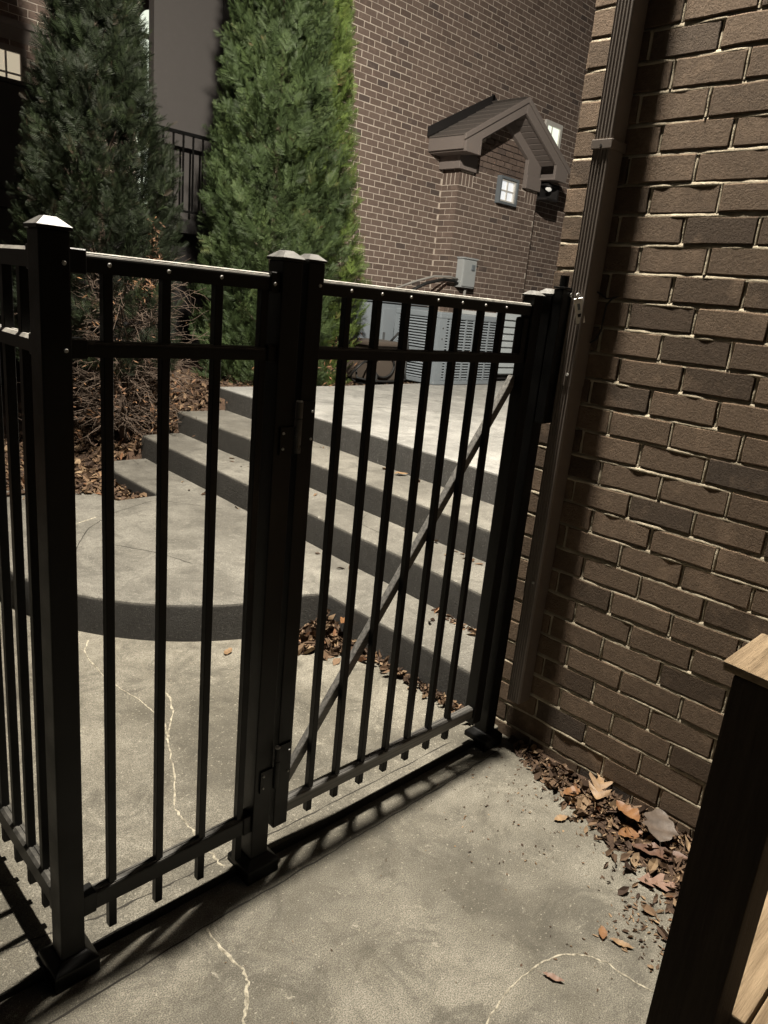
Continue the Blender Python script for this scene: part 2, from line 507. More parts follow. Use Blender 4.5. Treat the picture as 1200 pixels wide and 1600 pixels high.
for sd, pts, par, z in ((11, [(3.6, 4.7), (4.1, 4.2), (4.5, 3.95), (5.2, 3.2)], terrace, Z4), (12, [(4.6, 5.0), (5.2, 4.1), (5.7, 3.9)], terrace, Z4), (15, [(4.0, 3.1), (4.3, 2.7), (4.9, 2.5)], terrace, Z4),
                        (13, [(1.30, 3.3), (1.55, 3.72), (1.80, 3.95), (2.15, 4.1), (2.42, 3.75)], landing, Z1), (14, [(1.55, 3.5), (1.72, 3.22), (1.78, 3.02)], landing, Z1), (16, [(2.30, 2.62), (2.23, 2.5), (2.14, 2.42)], landing, Z1)):
    ribbon(pts, z, .0055, M['crack'], par, 'crack', sd, 10, thick=.001)
ribbon([(1.32, 3.72), (1.52, 3.83), (1.70, 3.92)], Z1, .006, M['seal'], landing, 'crack_sealant', 17)
ribbon([(2.60, 2.55), (2.62, 2.75), (2.79, 2.85)], Z2, .004, M['crack'], steps, 'crack', 18, 8, thick=.001).matrix_parent_inverse = Matrix.Translation((-2.6, -3.2, -Z1))

# planting bed behind landing, steps and terrace: an uneven sheet
def bed_z(x, y):
    t = min(1, max(0, (x-2.25)/1.25))
    z = .13 + .52*t*t*(3-2*t)
    return z + .035*mnoise.noise((x*2.1, y*2.1, 1.5)) + .018*mnoise.noise((x*7, y*7, 4.))
nx, ny = 90, 50
vs, fs = [], []
for j in range(ny):
    for i in range(nx):
        x = -1.5 + 13.5*i/(nx-1); y = 4.3 + 4.2*j/(ny-1)
        z = bed_z(x, y)
        if y < 4.6: z = min(z, .1)
        if x > RX(0, y)-.02 and y < END_Y+.02: z = min(z, .05)
        if x > RX(3, 5.3)+.06 and y < 5.62: z = min(z, .5)
        vs.append((x, y, z))
for j in range(ny-1):
    for i in range(nx-1):
        a = j*nx+i
        fs.append((a, a+1, a+nx+1, a+nx))
structure(MB().add(vs, fs).build('planting_bed', M['soil'], smooth=True))

# ------------------------------------------------------------------ bricks
CH, CL, BH, BL = .0813, .2032, .0710, .1930
def brick_variant(seed, L=BL, H=BH, D=.035, amp=.0034):
    """front at y=0 facing -Y, body runs back to y=D; centred on x and z"""
    US = (0, .014, .30, .64, .986, 1); VS = (0, .045, .5, .955, 1)
    nu, nv = 5, 4
    V, F = [], []
    idx = {}
    def nz(a, b, c): return mnoise.noise((a*3.1+seed*13.7, b*3.1+seed*5.1, c))
    for j in range(nv+1):
        for i in range(nu+1):
            u, v = US[i], VS[j]
            x = (u-.5)*L; z = (v-.5)*H
            y = 0.0001*nz(u*2, v, 1)
            if i in (0, nu): x += amp*1.0*nz(u, v*2, 9) - math.copysign(.0006, x)
            elif i in (1, nu-1): x += amp*.6*nz(round(u), v*2, 9)
            if j in (0, nv): z += amp*1.1*nz(u*2.4, v, 5)
            elif j in (1, nv-1): z += amp*.9*nz(u*2.4, round(v), 5)
            if i in (0, nu) or j in (0, nv): y += .0011 + .0008*abs(nz(u*3, v*3, 3))
            if i in (0, nu) and j in (0, nv): y += .0022*abs(nz(u*5, v*5, 8)); x *= .994; z *= .98
            idx[i, j] = len(V); V.append((x, y, z))
    for j in range(nv):
        for i in range(nu):
            F.append((idx[i, j], idx[i+1, j], idx[i+1, j+1], idx[i, j+1]))
    loop = [(i, 0) for i in range(nu)] + [(nu, j) for j in range(nv)] + [(i, nv) for i in range(nu, 0, -1)] + [(0, j) for j in range(nv, 0, -1)]
    back = {}
    for k in loop:
        p = V[idx[k]]
        back[k] = len(V); V.append((p[0], D, p[2]))
    for a, b in zip(loop, loop[1:]+loop[:1]):
        F.append((idx[a], back[a], back[b], idx[b]))
    return MB().add(V, F)

def brick_boxes(cents, rots, sizes, mat, name, jitter=.0015, depth=.03):
    """many plain bricks joined in one mesh: cents (n,3), rots list of z-angles, sizes list of lengths"""
    n = len(cents)
    base = np.array([(-.5, 0, -.5), (.5, 0, -.5), (.5, 0, .5), (-.5, 0, .5), (-.5, 1, -.5), (.5, 1, -.5), (.5, 1, .5), (-.5, 1, .5)])
    fb = np.array([(0, 1, 2, 3), (4, 7, 6, 5), (0, 4, 5, 1), (1, 5, 6, 2), (2, 6, 7, 3), (3, 7, 4, 0)])
    c = np.array(cents, float); L = np.array(sizes, float); th = np.array(rots, float)
    v = np.repeat(base[None], n, 0)
    v[:, :, 0] *= L[:, None]; v[:, :, 1] *= depth; v[:, :, 2] *= BH
    v += rng.uniform(-jitter, jitter, v.shape)
    v[:, :, 1] += rng.uniform(-jitter, jitter, (n, 1))*1.3
    cs, sn = np.cos(th)[:, None], np.sin(th)[:, None]
    x = v[:, :, 0]*cs - v[:, :, 1]*sn; y = v[:, :, 0]*sn + v[:, :, 1]*cs
    out = np.stack([x, y, v[:, :, 2]], -1) + c[:, None]
    f = (fb[None]+8*np.arange(n)[:, None, None]).reshape(-1, 4)
    return np_mesh(name, out.reshape(-1, 3), f, mat, np.repeat(rng.random(n), 8))

# ---- the house on the right: wall facing -X at x = WX, its end wall facing +Y at y = WEND
WX, WEND = 2.131, 1.42
house = thing('brick_house', 'dark brown rough brick house wall with cream mortar and downspout, close on the right', 'house', loc=(WX, .6, 0))
H0 = Matrix.Translation((-WX, -.6, 0))
def hp(o): o.parent = house; o.matrix_parent_inverse = H0; return o
ROOF_Z = 6.0
# mortar sheet with squeezed, uneven beds
REC = .0085
mort = MB()
core = MB().box(WX+.02, WX+4.0, -5.0, WEND-.02, -.1, ROOF_Z)
hp(core.build('wall_core', M['mortar']))
z_ofs = 2.3227 - 28*CH          # top edges of bricks at z_ofs + n*CH
rows = range(0, 71)
near, far_c, far_r, far_s = [], [], [], []
for n in rows:
    zt = z_ofs + n*CH
    zc = zt - BH/2 - .0005
    if zc - BH/2 < -.09: continue
    k = 28 - n
    joint0 = 1.018 if k % 2 == 0 else 1.137
    y = joint0
    # whole bricks either side of the first joint
    segs = []
    yy = joint0
    while yy > -4.8:
        segs.append((yy-.005, yy-.005-BL)); yy -= CL
    yy = joint0
    while yy + .05 < WEND:
        top = min(yy+.005+BL, WEND)
        if top-yy > .03: segs.append((top, yy+.005))
        yy += CL
    for a, b in segs:
        c = (a+b)/2; L = a-b
        p = (WX, c, zc)
        d = (Vector(p)-Vector((0, 0, CAM_H))).length
        inview = (b < 1.5 and a > .42 and zc < 2.75)
        near.append((0 if inview else 1, d, p, L))
near.sort(key=lambda q: (q[0], q[1]))
vari = [brick_variant(i).mesh('near_brick_%d' % i, M['brick_near'], smooth=False) for i in range(12)]
shortm = {}
for i, (iv, d, p, L) in enumerate(near):
    if i < 290:
        if abs(L-BL) < .004:
            me = vari[i*7 % 12 if i % 3 else random.randrange(12)]
        else:
            key = (round(L, 3), i % 3)
            if key not in shortm: shortm[key] = brick_variant(40+len(shortm), L=L).mesh('short_brick', M['brick_near'])
            me = shortm[key]
        o = bpy.data.objects.new('brick', me)
        o.location = (p[0]+random.uniform(-.0009, .0007), p[1]+random.uniform(-.0015, .0015), p[2]+random.uniform(-.0022, .0022))
        o.rotation_euler = (random.uniform(-.004, .004), random.uniform(-.009, .009), -PI/2+random.uniform(-.003, .003))
        link(o); hp(o)
    else:
        far_c.append(p); far_r.append(-PI/2); far_s.append(L)
# end wall facing +Y
for n in range(0, 71):
    zc = z_ofs+n*CH-BH/2
    if zc-BH/2 < -.09: continue
    x = WX + (.0 if n % 2 else .1016)
    if n % 2 == 0:
        far_c.append((WX+.046, WEND, zc)); far_r.append(PI); far_s.append(.09)
    while x < WX+3.8:
        far_c.append((x+CL/2, WEND, zc)); far_r.append(PI); far_s.append(BL); x += CL
o = bpy.data.objects.new('bricks', brick_boxes(far_c, far_r, far_s, M['brick_near'], 'bricks'))
link(o); hp(o); tag(o, kind='stuff')
# mortar beds and perpends of the near wall, as uneven ribbons set back between the bricks
def mortar_bed(y0, y1, zt, seed):
    """bed joint above the brick row whose top edge is zt: from zt (front lip) to the next brick's underside"""
    vs, fs = [], []
    n = int((y0-y1)/.012)
    h = CH-BH
    for i in range(n+1):
        y = y0+(y1-y0)*i/n
        q = mnoise.noise((y*9, seed*3.7, 0)); q2 = mnoise.noise((y*31, seed*1.3, 5)); q3 = max(0, mnoise.noise((y*13, seed*9.1, 9)))
        p = -.0010 + .0012*q + .0010*q2 + .0030*q3
        p = max(-.0032, p)
        hh = .0052 + .0018*q + .0015*q2
        vs += [(WX+.001, y, zt-.0042-.002*q3), (WX-p*.8, y, zt-.0018-.0015*q3), (WX-p, y, zt+.0008), (WX+.0012-p*.5, y, zt+hh), (WX+REC, y, zt+h+.003)]
    for i in range(n):
        for k in range(4):
            a = i*5+k
            fs.append((a, a+1, a+6, a+5))
    return vs, fs
mm = MB()
for n in range(0, 36):
    zt = z_ofs+n*CH
    mm.add(*mortar_bed(WEND-.004, .2, zt, n+.37))
    k = 28-n
    yy = (1.018 if k % 2 == 0 else 1.137)+CL
    while yy > .2:
        if yy < WEND-.02:
            d = WX+REC*(.30+.34*random.uniform(-1, .8))
            w = .0075
            pv = []
            for j in range(4):
                z = zt-BH-.002+(BH+.003)*j/3
                dj = d+random.uniform(-.0025, .002)
                pv += [(WX+.014, yy-w, z), (dj, yy-.003+random.uniform(-.001, .001), z), (dj, yy+.003, z), (WX+.014, yy+w, z)]
            mm.add(pv, [(4*j+q, 4*j+q+1, 4*j+q+5, 4*j+q+4) for j in range(3) for q in range(3)])
        yy -= CL
hp(mm.build('mortar', M['mortar'], smooth=True))
# eave over the wall, out of the picture above: soffit, fascia, gutter
hp(MB().box(WX-.55, WX+4, -5, WEND+.45, ROOF_Z, ROOF_Z+.03).build('soffit', M['taupe']))
hp(MB().box(WX-.58, WX-.55, -5, WEND+.48, ROOF_Z-.03, ROOF_Z+.2).box(WX-.55, WX+4, WEND+.45, WEND+.48, ROOF_Z-.03, ROOF_Z+.2).build('fascia', M['taupe']))
hp(MB().add([(WX-.6, -5, ROOF_Z+.2), (WX-.6, WEND+.5, ROOF_Z+.2), (WX+4, WEND+.5, ROOF_Z+.2), (WX+4, -5, ROOF_Z+.2), (WX+1.6, -5, ROOF_Z+1.7), (WX+1.6, WEND-1.6, ROOF_Z+1.7), (WX+4, WEND-1.6, ROOF_Z+1.7), (WX+4, -5, ROOF_Z+1.7)],
         [(0, 1, 5, 4), (1, 2, 6, 5), (4, 5, 6, 7)]).build('roof', M['shingle']))

# downspout strapped to the wall (three lengths, ribbed front)
DX0, DX1, DY0, DY1 = 2.048, 2.118, 1.243, 1.300
ds = thing('downspout', 'ribbed brown metal downspout strapped to the brick wall beside the gate', 'downspout', loc=(2.08, 1.27, .2))
def dsp(o): o.parent = ds; o.matrix_parent_inverse = Matrix.Translation((-2.08, -1.27, -.2)); return o
def spout(z0, z1, dx, name, grow=0., lean=0.):
    y0, y1 = DY0-grow, DY1+grow; x0 = DX0-grow; x1 = DX1+grow
    prof = [(x1, y0), (x0+.006, y0), (x0+.001, y0+.004)]
    nrib = 5
    w = (y1-y0-.008)/nrib
    for i in range(nrib):
        a = y0+.004+i*w
        prof += [(x0, a+w*.18), (x0, a+w*.5), (x0+.0042, a+w*.66), (x0+.0042, a+w*.84)]
    prof += [(x0, y1-.004), (x0+.006, y1), (x1, y1)]
    me = MB().prism([(x+dx, y) for x, y in prof], 'z', z0, z1)
    return dsp(me.build(name, M['downspout']))
spout(.20, .625, .0, 'downspout_length', -.0016)
spout(.61, 1.335, .0, 'downspout_length', 0)
spout(1.325, 5.98, .0, 'downspout_length', .0016)
for zc in (2.02, 4.1):
    st = MB().box(DX0-.0045, DX1+.01, DY0-.005, DY1+.005, zc-.013, zc+.013)
    dsp(st.build('strap', M['downspout'], bevel=.002))
    dsp(MB().tube([(DX0-.006, 1.272, zc-.004), (DX0-.003, 1.272, zc-.004)], .004, 8).build('screw', M['crack']))
for zc in (.66, 1.36):
    dsp(MB().tube([(DX0-.004, 1.262, zc), (DX0-.001, 1.262, zc)], .0045, 8).build('rivet', M['chrome']))
cable = tag(MB().tube([(2.095, 1.235, 1.615), (2.112, 1.21, 1.598), (2.118, 1.19, 1.60), (2.121, 1.175, 1.607), (2.118, 1.19, 1.603), (2.116, 1.208, 1.58), (2.116, 1.212, 1.50), (2.114, 1.222, 1.475), (2.108, 1.238, 1.462)], .0028, 6).build('cable', M['rubber'], smooth=True),
            'thin dark cable hanging on the brick beside the downspout', 'cable')

# floodlight under the eave corner
fl = thing('floodlight', 'outdoor floodlight under the eave corner above the gate', 'floodlight', loc=(LAMP.x, LAMP.y, ROOF_Z))
def flp(o): o.parent = fl; o.matrix_parent_inverse = Matrix.Translation((-LAMP.x, -LAMP.y, -ROOF_Z)); return o
flp(MB().tube([(LAMP.x, LAMP.y, ROOF_Z-.001), (LAMP.x, LAMP.y, ROOF_Z-.03)], .055, 20).build('mount_plate', M['white']))
flp(MB().tube([(LAMP.x, LAMP.y, ROOF_Z-.03), (LAMP.x, LAMP.y, ROOF_Z-.09)], .012, 10).build('arm', M['white']))
ad = (LAMP_AIM-LAMP).normalized()
ax = Vector((LAMP.x, LAMP.y, ROOF_Z-.09))
flp(MB().tube([ax-ad*.05, ax-ad*.03, ax+ad*.03, ax+ad*.055], [.05, .09, .13, .135], 18).build('lamp_head', M['white'], smooth=False))
flp(MB().tube([ax+ad*.0552, ax+ad*.058], .125, 18).build('lens', M['flood']))
ld = bpy.data.lights.new('floodlight_lamp', 'SPOT')
ld.energy = LAMP_POWER
ld.color = (1.0, .925, .80)
ld.spot_size = math.radians(176)
ld.spot_blend = .92
ld.shadow_soft_size = .085
lo = bpy.data.objects.new('floodlight_lamp', ld)
link(lo)
lo.location = LAMP
lo.rotation_euler = (LAMP_AIM-LAMP).to_track_quat('-Z', 'Y').to_euler()
flp(lo)

# ---- the house behind: long wall at y = BY, projecting chase with a gabled cap
BY, CY = 8.0, 7.68
CX0, CX1 = 8.72, 10.68
back = thing('brick_house', 'tall brick house wall across the back with a gabled brick projection', 'house', loc=(8.5, 8.0, .5))
def bp(o): o.parent = back; o.matrix_parent_inverse = Matrix.Translation((-8.5, -8.0, -.5)); return o
BX0, BX1, BTOP = 5.75, 16.0, 9.2
bp(MB().box(BX0, BX1, BY+.0032, BY+.6, 0, BTOP).build('wall_core', M['mortar_far']))
bp(MB().box(CX0+.0032, CX1-.0032, CY+.0032, BY+.1, 0, 4.0).prism([(CX0+.0032, 3.5), (CX1-.0032, 3.5), ((CX0+CX1)/2, 4.3)], 'y', CY+.0032, BY+.1).build('chase_core', M['mortar_far']))
cand = []
gz = lambda x: 3.58 + max(0, (1-abs(x-(CX0+CX1)/2)/(CX1-CX0)*2))*.86
zf = .02
for n in range(0, 112):
    zc = zf+n*CH
    if zc > BTOP-.1 or zc < .3: continue
    off = 0 if n % 2 else CL/2
    x = BX0+off-CL
    while x < BX1:
        a, b = max(x, BX0), min(x+BL, BX1)
        if b-a > .04:
            c = (a+b)/2
            hid = (CX0-.02 < c < CX1+.02 and zc < 3.9)
            if not hid:
                cand.append(((c, BY, zc), 0., b-a))
        x += CL
    # front of the chase
    x = CX0+off-CL
    while x < CX1:
        a, b = max(x, CX0), min(x+BL, CX1)
        if b-a > .04:
            c = (a+b)/2
            sold = False
            if 3.2 < zc < 3.44:
                a, b = max(a, CX0+.325), min(b, CX1-.325)
                if b-a < .03:
                    x += CL
                    continue
                c = (a+b)/2
            lit = (9.50 < c < 10.08 and 3.08 < zc < 3.58)
            if zc < gz(c)-.03 and not sold and not (lit and False):
                cand.append(((c, CY, zc), 0., b-a))
        x += CL
    # left return of the chase (faces -X): one and a half bricks
    if zc < 3.5 and not (3.235 < zc < 3.42):
        for a, b in (((CY+.003, CY+.2), (CY+.21, BY-.003)) if n % 2 else ((CY+.003, CY+.10), (CY+.11, BY-.003))):
            cand.append(((CX0, (a+b)/2, zc), -PI/2, b-a))
    if zc < 3.5:
        for a, b in (((CY+.003, CY+.2), (CY+.21, BY-.003)) if n % 2 else ((CY+.003, CY+.10), (CY+.11, BY-.003))):
            cand.append(((CX1, (a+b)/2, zc), PI/2, b-a))
def vis_rank(q):
    p = Vector(q[0])
    d = (p-Vector((0, 0, CAM_H)))
    v = Vector((d.dot(r2), d.dot(u2), d.dot(fw)))
    sx, sy = 600+1150*v.x/v.z, 800-1150*v.y/v.z
    ok = 545 < sx < 930 and 5 < sy < 470 and q[1] > -3
    if sx < 560 and sy > 300: ok = False
    return (0 if ok else 1, d.length)
cand.sort(key=vis_rank)
bvar = [brick_variant(70+i, amp=.0016, D=.03).mesh('far_brick_%d' % i, M['brick_far']) for i in range(6)]
bshort = {}
rest = []
for i, (p, th, L) in enumerate(cand):
    if i < 290:
        if abs(L-BL) < .004: me = bvar[random.randrange(6)]
        else:
            key = round(L, 2)
            if key not in bshort: bshort[key] = brick_variant(90+len(bshort), L=L, amp=.0016, D=.03).mesh('far_brick_short', M['brick_far'])
            me = bshort[key]
        o = bpy.data.objects.new('brick', me)
        o.location = (p[0]+random.uniform(-.002, .002), p[1]+random.uniform(-.0010, .0006), p[2]+random.uniform(-.002, .002))
        o.rotation_euler = (0, random.uniform(-.008, .008), th)
        link(o); bp(o)
    else:
        rest.append((p, th, L))
o = bpy.data.objects.new('bricks', brick_boxes([q[0] for q in rest], [q[1] for q in rest], [q[2] for q in rest], M['brick_far'], 'far_bricks', .0016))
link(o); bp(o); tag(o, kind='stuff')
# soldier bricks under the cap
for x in list(np.arange(CX0+.035, CX0+.33, .08)) + list(np.arange(CX1-.285, CX1-.02, .08)):
    bp(MB().box(x-.033, x+.033, CY, CY+.03, 3.235, 3.415).build('soldier_brick', M['brick_far'], bevel=.003, seg=1))
for y in np.arange(CY+.04, BY-.02, .08):
    bp(MB().box(CX0, CX0+.03, y-.033, y+.033, 3.235, 3.415).build('soldier_brick', M['brick_far'], bevel=.003, seg=1))
# the gabled cap: roof slopes, rake boards, frieze, soffit slats
cap = bp(MB().prism([(8.36, 3.80), (9.62, 4.52), (10.88, 3.80), (10.88, 3.75), (9.62, 4.46), (8.36, 3.75)], 'y', 7.33, 8.0).build('gable_roof', M['shingle']))
def cp(o): o.parent = cap; return o
apx = 9.62
rows_s = 7
for s in (-1, 1):
    for i in range(rows_s):
        t0, t1 = i/rows_s, (i+1)/rows_s+.03
        xa, za = apx+s*1.29*(1-t0), 3.79+.73*t0
        xb, zb = apx+s*1.29*(1-t1), 3.79+.73*t1
        m = MB().add([(xa, 7.31, za+.016), (xa, 8.0, za+.016), (xb, 8.0, zb+.004), (xb, 7.31, zb+.004), (xa, 7.31, za), (xa, 8.0, za), (xb, 8.0, zb), (xb, 7.31, zb)],
                     [(0, 1, 2, 3), (4, 7, 6, 5), (0, 4, 5, 1), (1, 5, 6, 2), (2, 6, 7, 3), (3, 7, 4, 0)])
        cp(m.build('shingle_course', M['shingle']))
# dark step flashing up the wall above the left slope
for s in (-1, 1):
    w = .13
    cp(MB().prism([(apx+s*1.33, 3.80), (apx+s*1.33, 3.80+w), (apx-s*.02, 4.52+w), (apx-s*.02, 4.52)], 'y', 7.955, 7.99).build('flashing', M['flash']))
for s in (-1, 1):
    rk = [(apx+s*1.29, 3.80), (apx, 4.535), (apx, 4.33), (apx+s*.93, 3.80), (apx+s*.93, 3.59), (apx+s*1.25, 3.59)]
    cp(MB().prism(rk, 'y', 7.30, 7.345).build('rake_board', M['taupe'], bevel=.004, seg=1))
    rk2 = [(apx+s*1.31, 3.80), (apx, 4.545), (apx, 4.47), (apx+s*1.31, 3.725)]
    cp(MB().prism(rk2, 'y', 7.275, 7.30).build('rake_moulding', M['taupe'], bevel=.004, seg=1))
    cp(MB().box(min(apx+s*1.23, apx+s*1.275), max(apx+s*1.23, apx+s*1.275), 7.345, 7.995, 3.62, 3.79).build('eave_fascia', M['taupe']))
    # boxed eave return and capital block
    xa, xb = sorted((apx+s*.96, apx+s*1.23))
    cp(MB().box(xa, xb, 7.345, 7.99, 3.60, 3.63).build('eave_soffit', M['taupe']))
    xa, xb = sorted((apx+s*.62, apx+s*1.01))
    cp(MB().box(xa, xb, 7.60, CY+.0, 3.43, 3.63).build('capital_block', M['taupe'], bevel=.004, seg=1))
    xa, xb = sorted((apx+s*.95, apx+s*1.01))
    cp(MB().box(xa, xb, CY, 7.99, 3.43, 3.63).build('capital_return', M['taupe']))
    # frieze boards against the brick
    fz = [(apx+s*.98, 3.62), (apx+s*.98, 3.86), (apx, 4.42), (apx, 4.20), (apx+s*.62, 3.84), (apx+s*.62, 3.62)]
    cp(MB().prism(fz, 'y', 7.615, CY).build('frieze_board', M['taupe'], bevel=.004, seg=1))
    # sloping soffit slats between rake and frieze
    for i in range(9):
        t0, t1 = i/9.0, (i+.82)/9.0
        x0, z0 = apx+s*.95*(1-t0), 3.80+.55*t0
        x1, z1 = apx+s*.95*(1-t1), 3.80+.55*t1
        cp(MB().add([(x0, 7.345, z0), (x1, 7.345, z1), (x1, 7.615, z1), (x0, 7.615, z0), (x0, 7.345, z0+.02), (x1, 7.345, z1+.02), (x1, 7.615, z1+.02), (x0, 7.615, z0+.02)],
                    [(0, 1, 2, 3), (4, 7, 6, 5), (0, 4, 5, 1), (1, 5, 6, 2), (2, 6, 7, 3), (3, 7, 4, 0)]).build('soffit_slat', M['taupe']))
# small square window in the projection: deep grey casing and white muntins
win = bp(MB().box(9.60, 10.06, 7.60, CY, 3.12, 3.155).box(9.60, 10.06, 7.60, CY, 3.475, 3.51).box(9.60, 9.635, 7.60, CY, 3.155, 3.475).box(10.025, 10.06, 7.60, CY, 3.155, 3.475).build('small_window', M['ac_grey']))
def wp(o): o.parent = win; return o
wp(MB().box(9.635, 10.025, 7.662, 7.666, 3.155, 3.475).build('pane', M['lit_white']))
wp(MB().box(9.635, 9.665, 7.63, 7.662, 3.155, 3.475).box(9.995, 10.025, 7.63, 7.662, 3.155, 3.475).box(9.665, 9.995, 7.63, 7.662, 3.155, 3.18).box(9.665, 9.995, 7.63, 7.662, 3.45, 3.475).build('frame', M['white']))
wp(MB().box(9.82, 9.84, 7.64, 7.662, 3.18, 3.45).box(9.665, 9.82, 7.64, 7.662, 3.305, 3.325).box(9.84, 9.995, 7.64, 7.662, 3.305, 3.325).build('muntin', M['white']))
# lit window high on the wall right of the gable
w2 = bp(MB().box(11.04, 11.10, 7.955, BY+.02, 4.0, 4.62).box(11.46, 11.52, 7.955, BY+.02, 4.0, 4.62).box(11.10, 11.46, 7.955, BY+.02, 4.55, 4.62).box(11.10, 11.46, 7.955, BY+.02, 4.0, 4.06).build('lit_window', M['white']))
o = MB().box(11.10, 11.46, 7.985, 7.992, 4.06, 4.55).build('pane', M['lit_green']); o.parent = w2
o = MB().box(11.235, 11.255, 7.97, 7.985, 4.06, 4.55).build('muntin', M['white']); o.parent = w2

# lamp box under the right eave
lb = thing('wall_lamp', 'dark wall lamp box with bright bulb under the right eave of the gable', 'lamp', loc=(10.75, 7.6, 3.45))
def lbp(o): o.parent = lb; o.matrix_parent_inverse = Matrix.Translation((-10.75, -7.6, -3.45)); return o
lbp(MB().box(10.70, 11.02, 7.50, 7.72, 3.545, 3.58).box(10.98, 11.02, 7.50, 7.72, 3.36, 3.545).box(10.70, 10.98, 7.70, 7.72, 3.36, 3.545).box(10.70, 11.02, 7.50, 7.72, 3.33, 3.36).build('housing', M['flash']))
lbp(MB().tube([(10.74, 7.56, 3.50), (10.82, 7.56, 3.50), (10.86, 7.56, 3.50)], [.02, .035, .02], 10).build('bulb', M['bulb'], smooth=True))

# electrical disconnect on the projection
eb = thing('electrical_box', 'pale grey electrical disconnect box on the brick projection above the gate rail', 'electrical box', loc=(9.0, CY, 2.0))
def ep(o): o.parent = eb; o.matrix_parent_inverse = Matrix.Translation((-9.0, -CY, -2.0)); return o
ep(MB().box(8.89, 9.20, 7.55, CY-.004, 1.82, 2.23).build('case', M['box_grey'], bevel=.008))
ep(MB().box(8.875, 9.215, 7.53, CY-.004, 2.233, 2.255).build('lid', M['box_grey'], bevel=.004))
ep(MB().box(8.90, 9.19, 7.535, 7.549, 1.84, 2.215).build('cover', M['box_grey'], bevel=.004))
ep(MB().box(9.07, 9.14, 7.515, 7.534, 2.08, 2.16).build('hasp', M['ac_grey'], bevel=.004))
ep(MB().tube([(9.08, 7.62, 1.815), (9.08, 7.62, 1.2)], .022, 10).build('conduit', M['pipe'], smooth=True))
ep(MB().tube([(8.885, 7.62, 1.87), (8.78, 7.60, 1.90), (8.55, 7.60, 1.90), (8.25, 7.66, 1.82), (8.05, 7.8, 1.68), (7.98, 7.9, 1.4)], .024, 8).build('cable', M['rubber'], smooth=True))
ep(MB().tube([(8.885, 7.62, 1.93), (8.70, 7.62, 1.95), (8.4, 7.66, 1.93), (8.1, 7.78, 1.82), (7.9, 7.95, 1.7)], .016, 8).build('cable', M['pipe'], smooth=True))

# ---- porch at the far left: boarded wall, raised deck with railing, dark brick wall with lit windows
porch = thing('porch', 'raised porch with taupe boarded wall between the evergreens', 'porch', loc=(4.5, 9.0, 0))
def pp(o): o.parent = porch; o.matrix_parent_inverse = Matrix.Translation((-4.5, -9.0, 0)); return o
pp(MB().box(4.44, 5.30, 8.60, 8.72, 2.2, 7.5).build('wall_board', M['panel']))
for x0, x1, yy in ((5.30, 5.36, 8.565), (5.365, 5.42, 8.54), (5.425, 5.56, 8.57)):
    pp(MB().box(x0, x1, yy, 8.70, 2.2, 7.5).build('corner_trim', M['panel']))
pp(MB().box(5.565, 5.75, 8.2, 8.7, 0, 9.0).build('corner_post', M['panel']))
pp(MB().box(-2, 5.56, 8.20, 10.2, 2.05, 2.2).build('deck', M['flash']))
pp(MB().box(-2, 5.56, 8.45, 8.5, 0, 2.045).build('skirt', M['flash']))
pp(MB().box(-2, 3.15, 8.25, 8.33, 2.205, 3.16).build('dark_screen', M['flash']))  # added dark wall standing in for the blackness below the window
pp(MB().box(-2, 3.17, 8.22, 8.36, 3.163, 3.20).build('dark_screen_cap', M['flash']))  # top of the added dark wall
rail = thing('porch_railing', 'thin black porch railing in front of the taupe wall', 'railing', loc=(4.4, 8.3, 2.2))
def rp(o): o.parent = rail; o.matrix_parent_inverse = Matrix.Translation((-4.4, -8.3, -2.2)); return o
rp(MB().box(3.2, 5.5, 8.28, 8.32, 3.10, 3.135).build('top_rail', M['black']))
rp(MB().box(3.2, 5.5, 8.285, 8.315, 2.28, 2.305).build('bottom_rail', M['black']))
for i, x in enumerate(np.arange(3.28, 5.48, .125)):
    rp(MB().box(x-.009, x+.009, 8.291, 8.309, 2.305, 3.10).build('baluster', M['black']))
left = thing('brick_house', 'dim brick house wall with cornice and lit windows at the far left', 'house', loc=(3, 10, 0))
def lp(o): o.parent = left; o.matrix_parent_inverse = Matrix.Translation((-3, -10, 0)); return o
LY = 9.6
lp(MB().box(-6, 5.55, LY+.008, LY+.3, 0, 8.0).build('wall_core', M['mortar_far']))
c_, r_, s_ = [], [], []
for n in range(0, 96):
    zc = zf+n*CH
    x = -1.0+(0 if n % 2 else CL/2)
    while x < 5.5:
        c = x+BL/2
        if not (2.7 < c < 3.42 and 3.32 < zc < 3.8) and not (4.68 < c < 5.18 and 2.3 < zc < 4.66):
            c_.append((c, LY, zc)); r_.append(0.); s_.append(BL)
        x += CL
o = bpy.data.objects.new('bricks', brick_boxes(c_, r_, s_, M['brick_far'], 'left_bricks', .003)); link(o); lp(o); tag(o, kind='stuff')
lp(MB().prism([(LY, 3.86), (LY-.09, 3.98), (LY-.12, 3.98), (LY-.12, 4.04), (LY, 4.06)], 'x', -2, 4.3).build('cornice', M['taupe']))
lw = lp(MB().box(2.70, 2.76, LY-.04, LY+.03, 3.34, 3.80).box(3.36, 3.42, LY-.04, LY+.03, 3.34, 3.80).box(2.76, 3.36, LY-.04, LY+.03, 3.74, 3.80).box(2.76, 3.36, LY-.04, LY+.03, 3.34, 3.39).build('lit_window', M['taupe']))
o = MB().box(2.76, 3.36, LY-.004, LY+.004, 3.39, 3.74).build('pane', M['lit_warm']); o.parent = lw
